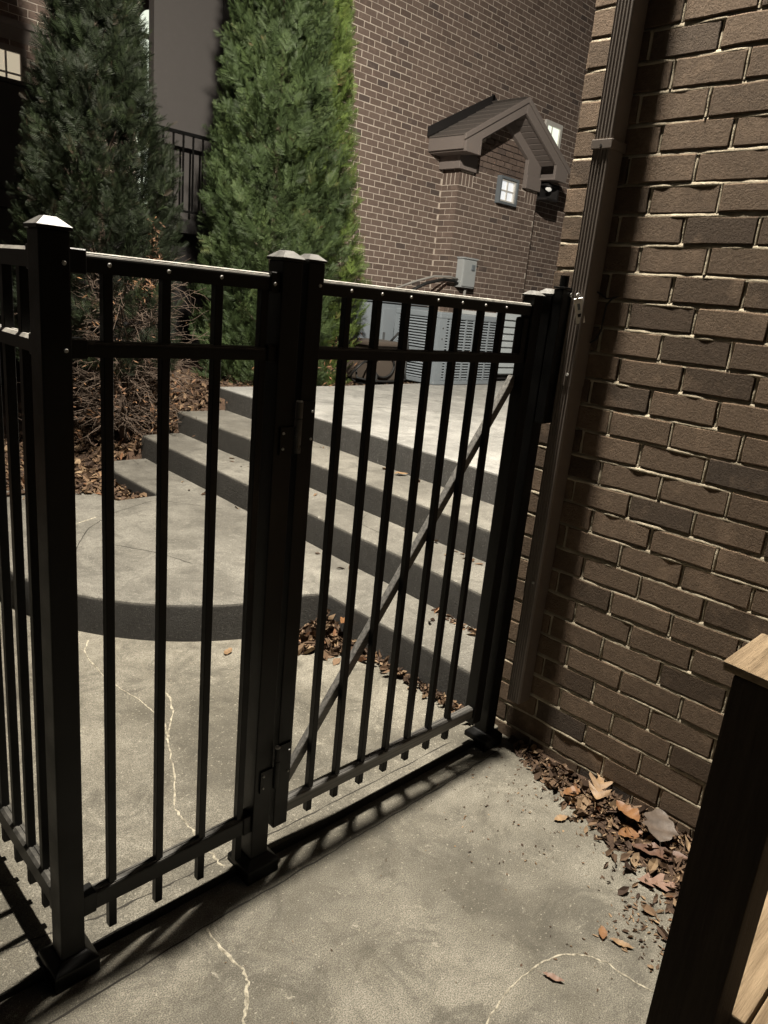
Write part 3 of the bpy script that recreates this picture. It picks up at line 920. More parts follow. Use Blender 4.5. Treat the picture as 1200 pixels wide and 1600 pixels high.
o = MB().box(3.05, 3.07, LY-.02, LY-.004, 3.39, 3.74).box(3.20, 3.22, LY-.02, LY-.004, 3.39, 3.74).box(2.76, 3.05, LY-.02, LY-.004, 3.52, 3.54).box(3.07, 3.20, LY-.02, LY-.004, 3.52, 3.54).box(3.22, 3.36, LY-.02, LY-.004, 3.52, 3.54).build('muntin', M['white']); o.parent = lw
arcp = [(4.72, 2.4)] + [(4.93+.21*math.cos(PI-PI*i/16), 4.42+.21*math.sin(PI*i/16)) for i in range(17)] + [(5.14, 2.4)]
aw = lp(MB().prism(arcp, 'y', LY-.02, LY-.012).build('arched_window', M['lit_green']))
arch_o = [(4.93+.21*math.cos(PI-PI*i/16), 4.42+.21*math.sin(PI*i/16)) for i in range(17)]
arch_b = [(4.93+.28*math.cos(PI-PI*i/16), 4.42+.28*math.sin(PI*i/16)) for i in range(17)]
m = MB()
for i in range(16):
    q = [arch_o[i], arch_b[i], arch_b[i+1], arch_o[i+1]]
    m.prism(q, 'y', LY-.06, LY-.005)
o = m.build('arch_trim', M['taupe']); o.parent = aw
o = MB().box(4.72, 5.14, LY-.035, LY-.021, 4.30, 4.36).box(4.99, 5.02, LY-.035, LY-.021, 2.4, 4.30).build('muntin', M['taupe']); o.parent = aw

# ------------------------------------------------------------------ units on the terrace
def vent_unit(name, label, x0, x1, y0, y1, z0, z1, group=None):
    u = thing(name, label, 'air conditioner', group, loc=((x0+x1)/2, (y0+y1)/2, z0))
    inv = Matrix.Translation((-(x0+x1)/2, -(y0+y1)/2, -z0))
    def q(o): o.parent = u; o.matrix_parent_inverse = inv; return o
    q(MB().box(x0+.02, x1-.02, y0+.02, y1-.02, z0+.03, z1-.06).build('coil', M['ac_dark']))
    q(MB().box(x0, x1, y0, y1, z1-.06, z1).build('lid', M['ac_grey'], bevel=.01))
    q(MB().box(x0, x1, y0, y1, z0, z0+.045).build('base_pan', M['ac_grey'], bevel=.006))
    for (xa, xb) in ((x0, x0+.11), (x1-.05, x1)):
        q(MB().box(xa, xb, y0, y0+.05, z0+.045, z1-.06).build('corner_panel', M['ac_grey']))
    q(MB().box(x0, x0+.03, y0+.055, y0+.09, z0+.045, z1-.06).build('corner_panel', M['ac_grey']))
    q(MB().box(x0, x0+.05, y1-.06, y1, z0+.045, z1-.06).build('corner_panel', M['ac_grey']))
    # louvred guards: horizontal slats on front and left side, verticals over them
    n = 22
    zz = np.linspace(z0+.06, z1-.075, n)
    mid = (z0+z1)/2-.03
    for z in zz:
        q(MB().prism([(y0+.004, z-.006), (y0+.018, z+.006), (y0+.018, z+.009), (y0+.004, z-.003)], 'x', x0+.112, x1-.052).build('louvre', M['ac_grey']))
        q(MB().prism([(x0+.004, z-.006), (x0+.018, z+.006), (x0+.018, z+.009), (x0+.004, z-.003)], 'y', y0+.092, y1-.062).build('louvre', M['ac_grey']))
    nv = 7
    for i in range(nv):
        x = x0+.16+(x1-x0-.26)*i/(nv-1)
        q(MB().box(x-.012, x+.012, y0-.004, y0+.003, z0+.046, z1-.061).build('guard_bar', M['ac_grey']))
    q(MB().box(x0+.112, x1-.052, y0-.006, y0+.003, mid-.018, mid+.018).build('guard_rail', M['ac_grey']))
    q(MB().box(x0-.006, x0+.003, y0+.092, y1-.062, mid-.018, mid+.018).build('guard_rail', M['ac_grey']))
    for zc in (z1-.16, z1-.27):
        q(MB().tube([(x0+.055, y0-.004, zc), (x0+.055, y0+.001, zc)], .008, 8).build('screw', M['crack']))
    return u
vent_unit('air_conditioner', 'grey louvred air conditioner standing on the terrace behind the gate', 5.96, 7.02, 5.28, 5.95, Z4+.004, 1.46)
v3 = thing('air_conditioner', 'pale grey slatted unit partly behind the right gate post', 'air conditioner', loc=(7.9, 5.9, Z4))
def v3p(o): o.parent = v3; o.matrix_parent_inverse = Matrix.Translation((-7.9, -5.9, -Z4)); return o
v3p(MB().box(7.40, 8.5, 5.66, 6.3, Z4+.06, 1.50).build('case', M['box_grey']))
for i in range(9):
    z = Z4+.08+i*.082
    v3p(MB().prism([(5.635, z), (5.655, z+.07), (5.658, z+.07), (5.658, z)], 'x', 7.38, 8.5).build('slat', M['vinyl']))
v3p(MB().box(7.42, 8.48, 5.68, 6.28, Z4+.003, Z4+.06).build('feet', M['flash']))
cab = thing('utility_cabinet', 'plain grey utility cabinet beside the evergreen, hose reel in front', 'cabinet', loc=(5.7, 6.2, .7))
def cbp(o): o.parent = cab; o.matrix_parent_inverse = Matrix.Translation((-5.7, -6.2, -.7)); return o
cbp(MB().box(5.62, 6.72, 6.12, 6.8, .62, 1.50).build('case', M['ac_grey'], bevel=.01))
cbp(MB().box(5.60, 6.74, 6.10, 6.82, 1.503, 1.56).build('lid', M['ac_grey'], bevel=.01))
cbp(MB().box(5.93, 6.66, 6.112, 6.12, .72, 1.44).build('door', M['ac_grey'], bevel=.003))
cbp(MB().box(5.95, 5.97, 6.095, 6.112, 1.0, 1.18).build('handle', M['ac_dark']))
# hose reel
hr = thing('hose_reel', 'brown plastic hose reel box with coiled black hose before the cabinet', 'hose reel', loc=(5.35, 5.75, .68))
def hrp(o): o.parent = hr; o.matrix_parent_inverse = Matrix.Translation((-5.35, -5.75, -.68)); return o
hrp(MB().box(5.33, 5.76, 5.62, 6.0, .70, 1.06).build('body', M['reel'], bevel=.02))
hrp(MB().box(5.30, 5.79, 5.59, 6.02, 1.063, 1.11).build('lid', M['reel'], bevel=.015))
hrp(MB().tube([(5.30+.19*math.cos(a)*.0+.0, 5.62, .9) if False else (5.52+.15*math.cos(a), 5.605, .86+.12*math.sin(a)) for a in np.linspace(0, 4*PI, 40)], .012, 6).build('hose', M['rubber'], smooth=True))
hrp(MB().tube([(5.72, 5.74, 1.11), (5.80, 5.72, 1.20), (5.92, 5.70, 1.20), (5.94, 5.69, 1.05), (5.90, 5.66, .80), (5.86, 5.60, .72), (5.70, 5.52, .715), (5.45, 5.49, .715), (5.25, 5.50, .72), (5.10, 5.56, .75), (5.12, 5.60, .84)], .012, 6).build('hose', M['rubber'], smooth=True))
hrp(MB().tube([(5.20+.16*math.cos(a), 5.56+.05*math.sin(a*2), .80+.11*math.sin(a)) for a in np.linspace(0, 6*PI, 60)], .011, 6).build('hose', M['rubber'], smooth=True))

# ------------------------------------------------------------------ fence and gate
GY = 1.357                       # plane of the gate
P = .053                         # post width
TOP0, TOP1, MID0, MID1, BOT0, BOT1 = 1.526, 1.561, 1.379, 1.408, .142, .190
def screw_at(m, x, y, z, axis='y', r=.0042):
    d = {'y': (0, -.003, 0), 'x': (-.003, 0, 0)}[axis]
    m.tube([(x, y, z), (x+d[0], y+d[1], z+d[2])], [r, r*.7], 8)
    return m
def post(label, x, y, w=P, ztop=1.590, base=True, dx=0):
    t = thing('fence_post', label, 'fence post', 'black fence posts along the patio edge', loc=(x, y, 0))
    h = w/2
    MB().box(-h, h, -h, h, .02, ztop).build('post', M['black'], t, bevel=.003)
    hc = h+.0035
    c = MB().add([(-hc, -hc, ztop), (hc, -hc, ztop), (hc, hc, ztop), (-hc, hc, ztop),
                  (-hc, -hc, ztop+.006), (hc, -hc, ztop+.006), (hc, hc, ztop+.006), (-hc, hc, ztop+.006),
                  (-h*.4, -h*.4, ztop+.021), (h*.4, -h*.4, ztop+.021), (h*.4, h*.4, ztop+.021), (-h*.4, h*.4, ztop+.021)],
                 [(0, 3, 2, 1), (0, 1, 5, 4), (1, 2, 6, 5), (2, 3, 7, 6), (3, 0, 4, 7), (4, 5, 9, 8), (5, 6, 10, 9), (6, 7, 11, 10), (7, 4, 8, 11), (8, 9, 10, 11)])
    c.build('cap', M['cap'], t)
    b = h+.024
    z0 = -.002
    MB().add([(-b, -b, z0), (b, -b, z0), (b, b, z0), (-b, b, z0), (-b, -b, .040), (b, -b, .040), (b, b, .040), (-b, b, .040),
              (-h-.003, -h-.003, .058), (h+.003, -h-.003, .058), (h+.003, h+.003, .058), (-h-.003, h+.003, .058)],
             [(0, 3, 2, 1), (0, 1, 5, 4), (1, 2, 6, 5), (2, 3, 7, 6), (3, 0, 4, 7), (4, 5, 9, 8), (5, 6, 10, 9), (6, 7, 11, 10), (7, 4, 8, 11), (8, 9, 10, 11)]
             ).build('base_flange', M['black'], t, bevel=.004)
    return t
XL, XH, XS0, XS1, XP = .511, 1.011, 1.079, 1.942, 2.027
p0 = post('leftmost black fence post with square cap where the fence turns a corner', XL, GY)
p1 = post('black post carrying the gate hinges, between short fence panel and gate', XH, GY)
p2 = post('black latch post between the gate and the downspout', XP, GY)
p3 = post('black fence post farther along the side fence', XL, 3.3)
def rail_x(x0, x1, z0, z1, name, parent, y=GY, w=.030, mat='glint_dust', ridge=True):
    """channel rail along X with chamfered, grooved upper shoulders"""
    h = w/2; c = .0105
    pr = [(y-h, z0), (y+h, z0)]
    for k in range(6):
        a_ = PI/2*k/5
        pr.append((y+h-c+c*math.cos(a_), z1-c+c*math.sin(a_)))
    if ridge:
        pr += [(y+.003, z1), (y+.002, z1-.002), (y-.002, z1-.002), (y-.003, z1)]
    for k in range(6):
        a_ = PI/2+PI/2*k/5
        pr.append((y-h+c+c*math.cos(a_), z1-c+c*math.sin(a_)))
        if k == 2: pr += [(y-h+c+(c-.0014)*math.cos(a_+.08), z1-c+(c-.0014)*math.sin(a_+.08)), (y-h+c+(c-.0014)*math.cos(a_+.17), z1-c+(c-.0014)*math.sin(a_+.17))]
    o = MB().prism(pr, 'x', x0, x1).build(name, M[mat], parent)
    return o
def rail_y(y0, y1, z0, z1, name, parent, x=XL, w=.030):
    h = w/2; c = .0065
    pr = [(x-h, z0), (x+h, z0), (x+h, z1-c), (x+h-c, z1), (x+.003, z1), (x+.002, z1-.002), (x-.002, z1-.002), (x-.003, z1), (x-h+c, z1), (x-h, z1-c)]
    return MB().prism(pr, 'y', y0, y1).build(name, M['glint_dust2' if z1 < 1 else 'glint_dust'], parent)
pk_cache = {}
def picket(x, y, z0, z1, parent, w=.0185):
    key = (z0, z1)
    if key not in pk_cache:
        h = w/2
        pk_cache[key] = MB().box(-h, h, -h, h, z0, z1).build('picket', M['black'], parent, bevel=.0012, seg=1)
        o = pk_cache[key]
    else:
        o = pk_cache[key].copy(); link(o, parent)
    o.location = (x, y, 0)
    return o
# short fixed panel
fp = thing('picket_fence', 'short black picket fence panel between corner post and gate hinge post', 'fence', 'black picket fences')
x0, x1 = XL+P/2+.001, XH-P/2-.001
for z0, z1, nm in ((TOP0, TOP1, 'top_rail'), (MID0, MID1, 'middle_rail'), (BOT0, BOT1, 'bottom_rail')):
    rail_x(x0, x1, z0, z1, nm, fp, mat='glint_dust' if nm == 'top_rail' else 'glint_dust2')
    h = .019
    for xb, xe in ((x0-.0005, x0+.030), (x1-.022, x1+.0005)):
        MB().box(xb, xe, GY-h, GY+h, z0-.004, z1+.0035).build('rail_bracket', M['black'], fp, bevel=.002, seg=1)
for x in (.611, .727, .843, .955):
    picket(x, GY, .061, TOP0+.004, fp)
for sx, sy, sz in [(x, GY-.0150, TOP0+.016) for x in (.611, .727, .843)] + [(x1-.012, GY-.019, TOP0+.014), (XL+.015, GY-P/2, TOP0+.012), (XL+.015, GY-P/2, MID0+.012)]:
    screw_at(MB(), sx, sy, sz).build('screw', M['chrome'], fp)
# side fence running away on the left
sf = thing('picket_fence', 'black picket side fence running away behind the leftmost post', 'fence', 'black picket fences')
y0, y1 = GY+P/2+.001, 3.3-P/2-.001
for z0, z1, nm in ((TOP0, TOP1, 'top_rail'), (MID0, MID1, 'middle_rail'), (BOT0, BOT1, 'bottom_rail')):
    rail_y(y0, y1, z0, z1, nm, sf)
    MB().box(XL-.019, XL+.019, y0-.0005, y0+.03, z0-.004, z1+.0035).build('rail_bracket', M['black'], sf, bevel=.002, seg=1)
y = 1.484
while y < 3.2:
    picket(XL, y, .080, TOP0+.004, sf); y += .0915
# the gate
gt = thing('garden_gate', 'black metal picket gate with diagonal brace, closed in front of the steps', 'gate')
for xs, w, zt in ((XS0, .046, 1.594), (XS1, .044, 1.582)):
    h = w/2
    st = MB().box(xs-h, xs+h, GY-h, GY+h, .118, zt).build('stile', M['black'], gt, bevel=.003)
    hc = h+.003
    MB().add([(xs-hc, GY-hc, zt), (xs+hc, GY-hc, zt), (xs+hc, GY+hc, zt), (xs-hc, GY+hc, zt), (xs-hc, GY-hc, zt+.005), (xs+hc, GY-hc, zt+.005), (xs+hc, GY+hc, zt+.005), (xs-hc, GY+hc, zt+.005),
              (xs-h*.45, GY-h*.45, zt+.017), (xs+h*.45, GY-h*.45, zt+.017), (xs+h*.45, GY+h*.45, zt+.017), (xs-h*.45, GY+h*.45, zt+.017)],
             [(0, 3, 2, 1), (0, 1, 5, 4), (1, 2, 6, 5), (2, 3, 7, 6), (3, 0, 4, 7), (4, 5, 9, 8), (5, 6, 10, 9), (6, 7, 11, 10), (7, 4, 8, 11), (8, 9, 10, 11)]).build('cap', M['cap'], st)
gx0, gx1 = XS0+.0235, XS1-.0225
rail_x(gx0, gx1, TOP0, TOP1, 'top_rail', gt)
rail_x(gx0, gx1, MID0+.004, MID1+.004, 'middle_rail', gt, mat='glint_dust2')
rail_x(gx0, gx1, BOT0+.002, BOT1-.006, 'bottom_rail', gt, mat='worn_black')
GP = (1.193, 1.293, 1.395, 1.498, 1.597, 1.698, 1.795, 1.880)
for x in GP[:7]:
    picket(x, GY, .1025, TOP0+.004, gt)
for sx, sy, sz in [(x, GY-.0150, TOP0+.016) for x in GP[:7]] + [(XS0+.012, GY-.023, TOP0+.02)]:
    screw_at(MB(), sx, sy, sz).build('screw', M['chrome'], gt)
a = Vector((1.098, GY+.021, .195)); b = Vector((1.925, GY+.021, 1.335))
d = (b-a).normalized(); nz_ = Vector((-d.z, 0, d.x)); h = .0145
vs = []
for p in (a, b):
    for s, q in ((-1, -1), (1, -1), (1, 1), (-1, 1)):
        vs.append(p+nz_*(s*h)+Vector((0, q*.0105, 0)))
MB().add(vs, [(0, 1, 2, 3), (7, 6, 5, 4), (0, 4, 5, 1), (1, 5, 6, 2), (2, 6, 7, 3), (3, 7, 4, 0)]).build('brace', M['worn_black'], gt, bevel=.002, seg=1)
for x in GP[:7]:
    t_ = (x-a.x)/(b.x-a.x); p = a.lerp(b, t_)
    screw_at(MB(), x+.012, GY+.0100, p.z-.002).build('screw', M['chrome'], gt)
def hinge(z, mat):
    x = (XH+P/2+XS0-.023)/2; y = GY-P/2-.006
    hg = MB().tube([(x, y, z), (x, y, z+.040), ], .0085, 14).build('hinge', M[mat], gt, smooth=False)
    for k in (1, 2):
        MB().tube([(x, y, z+.0405*k), (x, y, z+.0405*k+.038)], .0085, 14).build('knuckle', M[mat], hg)
    MB().tube([(x, y, z+.119), (x, y, z+.122)], .0075, 12).build('pin_head', M['chrome'], hg)
    MB().box(XH-.012, x-.003, GY-P/2-.005, GY-P/2-.0005, z-.002, z+.062).build('leaf', M['black'], hg)
    MB().box(x+.003, XS0+.018, GY-.023-.005, GY-.0235, z+.012, z+.118).build('leaf', M['black'], hg)
    for xx, yy, zz in ((XH-.004, GY-P/2-.005, z+.012), (XH-.004, GY-P/2-.005, z+.048), (XS0+.010, GY-.0285, z+.03), (XS0+.010, GY-.0285, z+.095)):
        screw_at(MB(), xx, yy, zz, r=.0034).build('screw', M['chrome'], hg)
hinge(1.170, 'hinge')
hinge(.262, 'black')
# latch: striker box on the stile, long body with pull knob on the post
MB().box(XS1-.052, XS1-.0225, GY-.016, GY+.018, 1.405, 1.520).build('latch_striker', M['black'], gt, bevel=.008)
lt = thing('gate_latch', 'tall dark gate latch with pull knob on the post by the downspout', 'gate latch', loc=(XP, GY, 0))
MB().box(-.024, .024, -.062, -.028, 1.20, 1.612).build('latch_body', M['black'], lt, bevel=.004)
MB().box(-.027, .027, -.065, -.027, 1.613, 1.619).build('latch_cap', M['black'], lt, bevel=.002)
MB().tube([(0, -.045, 1.619), (0, -.045, 1.652)], .0135, 14).build('knob', M['black'], lt, bevel=0)
MB().tube([(.018, -.063, 1.598), (.018, -.067, 1.598)], .007, 10).build('lock_core', M['chrome'], lt)
tg = thing('key_tag', 'clear plastic tag hanging from a ring on the gate latch', 'tag', loc=(2.034, 1.262, 1.600))
MB().tube([(.008*math.cos(a_), 0, .008*math.sin(a_)-.004) for a_ in np.linspace(0, 2*PI, 17)], .0016, 6).build('ring', M['chrome'], tg, smooth=True)
o = MB().box(-.014, .014, -.0012, .0012, -.085, -.010).build('tag', M['tag'], tg, bevel=.001, seg=1)
o.rotation_euler = (0, -.26, -.75)
o2 = MB().box(-.007, .007, -.0016, -.0013, -.066, -.056).build('print', M['rubber'], o)
o2 = MB().box(-.005, .003, -.0016, -.0013, -.045, -.026).build('print', M['ac_grey'], o)

# ------------------------------------------------------------------ wooden post and deck boards, near right
wpst = thing('wooden_post', 'dark weathered wooden railing post with pale lit cap in the near right corner', 'post', loc=(1.062, .242, 0))
MB().box(-.054, .055, -.046, .046, -.01, 1.083).build('post', M['post_wood'], wpst, bevel=.004)
c = MB().add([(-.064, -.066, 1.085), (.078, -.074, 1.085), (.081, .060, 1.085), (-.056, .060, 1.085), (-.066, -.068, 1.097), (.078, -.076, 1.104), (.081, .060, 1.106), (-.058, .062, 1.099)],
             [(0, 3, 2, 1), (4, 5, 6, 7), (0, 1, 5, 4), (1, 2, 6, 5), (2, 3, 7, 6), (3, 0, 4, 7)])
c.build('cap_board', M['deck_wood'], wpst, bevel=.003)
dk = thing('wooden_deck', 'weathered wooden deck boards beside the near wooden post', 'deck', loc=(1.6, 0, 0))
for i in range(9):
    ya = .312-i*.142
    MB().box(-.478, .515, ya-.136, ya, .44, .474+.002*(i % 3)).build('plank', M['deck_wood'], dk, bevel=.003)
for xj in (-.45, .0, .47):
    MB().box(xj-.02, xj+.02, -.95, .26, .0, .438).build('joist', M['post_wood'], dk)

# ------------------------------------------------------------------ evergreens
def cedar(name, label, cx, cy, z0, zt, prof, n_clump, mat, seed, lean=(0, 0), bare=None, size=1.0, spray=15, group=None):
    """prof(z01) -> radius; crown of flat fan sprays gathered in upward boughs"""
    R_ = np.random.default_rng(seed)
    t = thing(name, label, 'tree', group, loc=(cx, cy, z0))
    Hh = zt-z0
    # trunk with limbs
    pts = []
    for i in range(9):
        u = i/8
        pts.append((-lean[0]*(1-u)*-1 + .03*math.sin(u*5+seed), -lean[1]*(1-u)*-1 + .03*math.cos(u*4+seed), -.05+u*(Hh*.93+.05)))
    pts = [(lean[0]*(1-min(1, p[2]/1.4))*(1 if p[2] < 1.4 else 0)+p[0]*.0+.02*math.sin(p[2]*3+seed), lean[1]*(1-min(1, p[2]/1.4))+.02*math.cos(p[2]*2.3+seed), p[2]) for p in pts]
    tr = MB().tube(pts, [(.05, .04, .03, .024, .02, .017, .014, .011, .008)[i] for i in range(9)], 9)
    for _ in range(26):
        zz = R_.uniform(.3, Hh*.8); a_ = R_.uniform(0, 2*PI); L = prof(zz/Hh)*.5
        if L < .05: continue
        c0 = Vector((0, 0, zz)); e = Vector((math.cos(a_)*L, math.sin(a_)*L, zz+L*.8))
        tr.tube([c0, c0.lerp(e, .5)+Vector((0, 0, -.05)), e], [.016, .011, .004], 5, caps=False)
    tr.build('trunk', M['bark'], t, smooth=True)
    V, F, A = [], [], []
    # spray template: a feathered frond of narrow triangles, local x side, y out of plane, z along
    tris = [[(-.028, 0, 0), (.028, 0, 0), (0, .06, 1.0)]]
    for hgt, L in ((.08, .50), (.24, .54), (.40, .50), (.55, .42), (.69, .32), (.82, .20)):
        for sg in (-1, 1):
            ang = .72+.1*sg*hgt
            dx_, dz_ = sg*math.sin(ang), math.cos(ang)
            tris.append([(0, .01, hgt-.02), (dx_*L*.95, .05+.05*hgt+.06*sg, hgt+dz_*L), (0, .0, hgt+.045)])
    T = np.array(tris).reshape(-1, 3)
    ntr = len(tris); NV = ntr*3
    ftemp = np.arange(NV).reshape(ntr, 3)
    cl_pos, cl_dir, cl_n = [], [], []
    for _ in range(n_clump):
        u = R_.random()**1.0*.985
        if bare is not None and u*Hh < bare(0) : pass
        a_ = R_.uniform(0, 2*PI)
        r = prof(u)
        if r <= 0.02: continue
        rr_ = r*((.84+.22*R_.random() if R_.random() < .68 else R_.uniform(.40, .85)) + .08*math.sin(a_*3+u*17+seed) + .06*math.sin(a_*7-u*31))
        z = u*Hh
        if bare is not None and not bare(a_, z): continue
        cl_pos.append((math.cos(a_)*rr_, math.sin(a_)*rr_, z)); cl_dir.append(a_)
    cl_pos = np.array(cl_pos); da = np.array(cl_dir); n = len(cl_pos)
    # every bough is a flat plume: an axis pointing up and out with small sprays to both sides and one at the tip
    tilt = R_.normal(.62, .26, n); az = da + R_.normal(0, .38, n)
    A0 = np.stack([np.sin(tilt)*np.cos(az), np.sin(tilt)*np.sin(az), np.cos(tilt)], 1)
    rx = np.stack([np.cos(da), np.sin(da), np.zeros(n)], 1) + R_.normal(0, .55, (n, 3))
    X0 = np.cross(rx, A0); X0 /= np.linalg.norm(X0, axis=1)[:, None]
    Y0 = np.cross(A0, X0)
    Lb = R_.uniform(.10, .19, n)*size
    k = spray
    h_ = np.concatenate([np.repeat(np.linspace(.05, .86, (k-1)//2), 2), [.92]])
    sg_ = np.concatenate([np.tile([-1., 1.], (k-1)//2), [0.]])
    jit = R_.normal(0, .05, (n, k))
    hh = np.clip(h_[None]+jit, 0, 1)
    bend = .10*hh**2
    pos = cl_pos[:, None] + (A0[:, None]*(hh-.55)[:, :, None] + Y0[:, None]*bend[:, :, None])*Lb[:, None, None]
    ang = sg_[None]*(.80-.25*hh) + R_.normal(0, .12, (n, k))
    ca, sa = np.cos(ang)[:, :, None], np.sin(ang)[:, :, None]
    zx = A0[:, None]*ca + X0[:, None]*sa + Y0[:, None]*R_.normal(.05, .16, (n, k))[:, :, None]
    zx /= np.linalg.norm(zx, axis=2)[:, :, None]
    tw = R_.normal(0, .35, (n, k))[:, :, None]
    yy_ = Y0[:, None]*np.cos(tw) + X0[:, None]*np.sin(tw)
    xx = np.cross(yy_, zx); xx /= np.linalg.norm(xx, axis=2)[:, :, None]
    yy_ = np.cross(zx, xx)
    sc = Lb[:, None]*(.62-.30*hh)*R_.uniform(.75, 1.25, (n, k))
    pos, zx, xx, yy_, sc = pos.reshape(-1, 3), zx.reshape(-1, 3), xx.reshape(-1, 3), yy_.reshape(-1, 3), sc.ravel()
    vv = (T[None, :, 0, None]*xx[:, None] + T[None, :, 1, None]*yy_[:, None] + T[None, :, 2, None]*zx[:, None])*sc[:, None, None] + pos[:, None]
    ff = (ftemp[None]+NV*np.arange(n*k)[:, None, None]).reshape(-1, 3)
    clr = np.clip(np.repeat(R_.random(n), k)*.8 + R_.random(n*k)*.2, 0, 1)
    me = np_mesh('crown', vv.reshape(-1, 3), ff, mat, np.repeat(clr, NV))
    o = bpy.data.objects.new('crown', me); link(o, t)
    return t
GRP = 'columnar evergreens before the house'
cone1 = lambda u: max(0, .66*(1-u)**.75*(1 if u > .22 else (.55+.45*u/.22)))
def bareL(a_, z=None):
    if z is None: return 0
    if z > 1.45: return True
    if z > .95: return not (-2.4 < (a_ if a_ < PI else a_-2*PI) < -.2) or random.random() < .35
    return False if z < .6 else random.random() < .35
def table(*kv):
    xs, ys = [k for k, _ in kv], [v for _, v in kv]
    return lambda u: float(np.interp(u, xs, ys))
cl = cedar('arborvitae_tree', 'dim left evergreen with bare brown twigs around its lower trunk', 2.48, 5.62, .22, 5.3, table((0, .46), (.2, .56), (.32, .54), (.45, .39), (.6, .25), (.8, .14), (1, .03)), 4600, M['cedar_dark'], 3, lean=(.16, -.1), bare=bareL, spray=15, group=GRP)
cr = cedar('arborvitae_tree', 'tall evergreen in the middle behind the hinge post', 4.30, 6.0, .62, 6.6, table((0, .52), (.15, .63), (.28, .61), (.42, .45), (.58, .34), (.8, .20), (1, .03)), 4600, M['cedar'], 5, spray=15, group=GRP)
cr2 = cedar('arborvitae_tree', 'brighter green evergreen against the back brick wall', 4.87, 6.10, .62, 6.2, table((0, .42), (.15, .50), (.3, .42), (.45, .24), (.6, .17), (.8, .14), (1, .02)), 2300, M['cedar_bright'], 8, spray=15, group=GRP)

# bare and dead twigs round the foot of the left evergreen
def twigs(name, n, cx, cy, zlo, zhi, rmax, mat, parent_inv, parent, seed):
    R_ = np.random.default_rng(seed)
    m = MB()
    for i in range(n):
        z = R_.uniform(zlo, zhi); a_ = R_.uniform(-PI, PI)
        L = R_.uniform(.25, 1)*rmax
        base = Vector((cx+.05*math.cos(a_), cy+.05*math.sin(a_), z))
        pts = [base]
        dirv = Vector((math.cos(a_), math.sin(a_), R_.uniform(-.25, .55))).normalized()
        nseg = 6
        for s in range(nseg):
            dirv = (dirv + Vector((R_.normal(0, .16), R_.normal(0, .16), R_.normal(.0, .20)))).normalized()
            pts.append(pts[-1]+dirv*(L/nseg))
        m.tube(pts, [.0048*(1-.75*s/nseg) for s in range(nseg+1)], 4, caps=False)
        for b_ in range(R_.integers(2, 6)):
            k = R_.integers(2, nseg+1)
            dv = (dirv+Vector((R_.normal(0, .8), R_.normal(0, .8), R_.normal(0, .6)))).normalized()
            q = [pts[k]]
            for s in range(3):
                dv = (dv+Vector((R_.normal(0, .25), R_.normal(0, .25), R_.normal(0, .25)))).normalized()
                q.append(q[-1]+dv*R_.uniform(.02, .06))
            m.tube(q, [.0024, .002, .0016, .0008], 3, caps=False)
    o = m.build(name, mat, None)
    tag(o, kind='stuff')
    o.parent = parent; o.matrix_parent_inverse = parent_inv
    return o
invL = Matrix.Translation((-2.48, -5.62, -.22))
twigs('bare_twigs', 420, 2.60, 5.50, .34, 1.46, .66, M['twig'], invL, cl, 4)
# dead fronds
def fronds(name, c, n, ext, seed, parent, inv, sz=.05):
    R_ = np.random.default_rng(seed)
    v, f = [], []
    for i in range(n):
        p = Vector(c)+Vector((R_.normal(0, ext[0]), R_.normal(0, ext[1]), R_.normal(0, ext[2])))
        d = Vector((R_.normal(0, 1), R_.normal(0, 1), R_.normal(-.2, .8))).normalized()
        s = d.cross(Vector((R_.normal(), R_.normal(), R_.normal()))).normalized()
        L = R_.uniform(.5, 1.2)*sz
        b_ = len(v)
        v += [p, p+d*L*.5+s*L*.12, p+d*L, p+d*L*.5-s*L*.12]; f.append((b_, b_+1, b_+2, b_+3))
    o = np_mesh(name, np.array([tuple(x) for x in v]), np.array(f), M['dead'], np.repeat(R_.random(n), 4))
    ob = bpy.data.objects.new(name, o); link(ob); tag(ob, kind='stuff')
    ob.parent = parent; ob.matrix_parent_inverse = inv
fronds('dead_fronds', (2.66, 5.12, 1.72), 150, (.018, .02, .10), 1, cl, invL, .045)
fronds('dead_fronds', (2.62, 5.16, 1.48), 160, (.07, .05, .06), 2, cl, invL, .045)
fronds('dead_fronds', (2.35, 5.2, 1.15), 120, (.22, .12, .22), 3, cl, invL, .05)
fronds('dead_fronds', (2.55, 5.2, .62), 260, (.30, .16, .16), 6, cl, invL, .05)
invR2 = Matrix.Translation((-4.87, -6.10, -.62))
fronds('dead_fronds', (5.0, 5.88, 1.0), 220, (.16, .08, .12), 7, cr2, invR2, .05)
invR = Matrix.Translation((-4.30, -6.0, -.62))
fronds('dead_fronds', (4.3, 5.38, .86), 220, (.22, .08, .10), 9, cr, invR, .05)

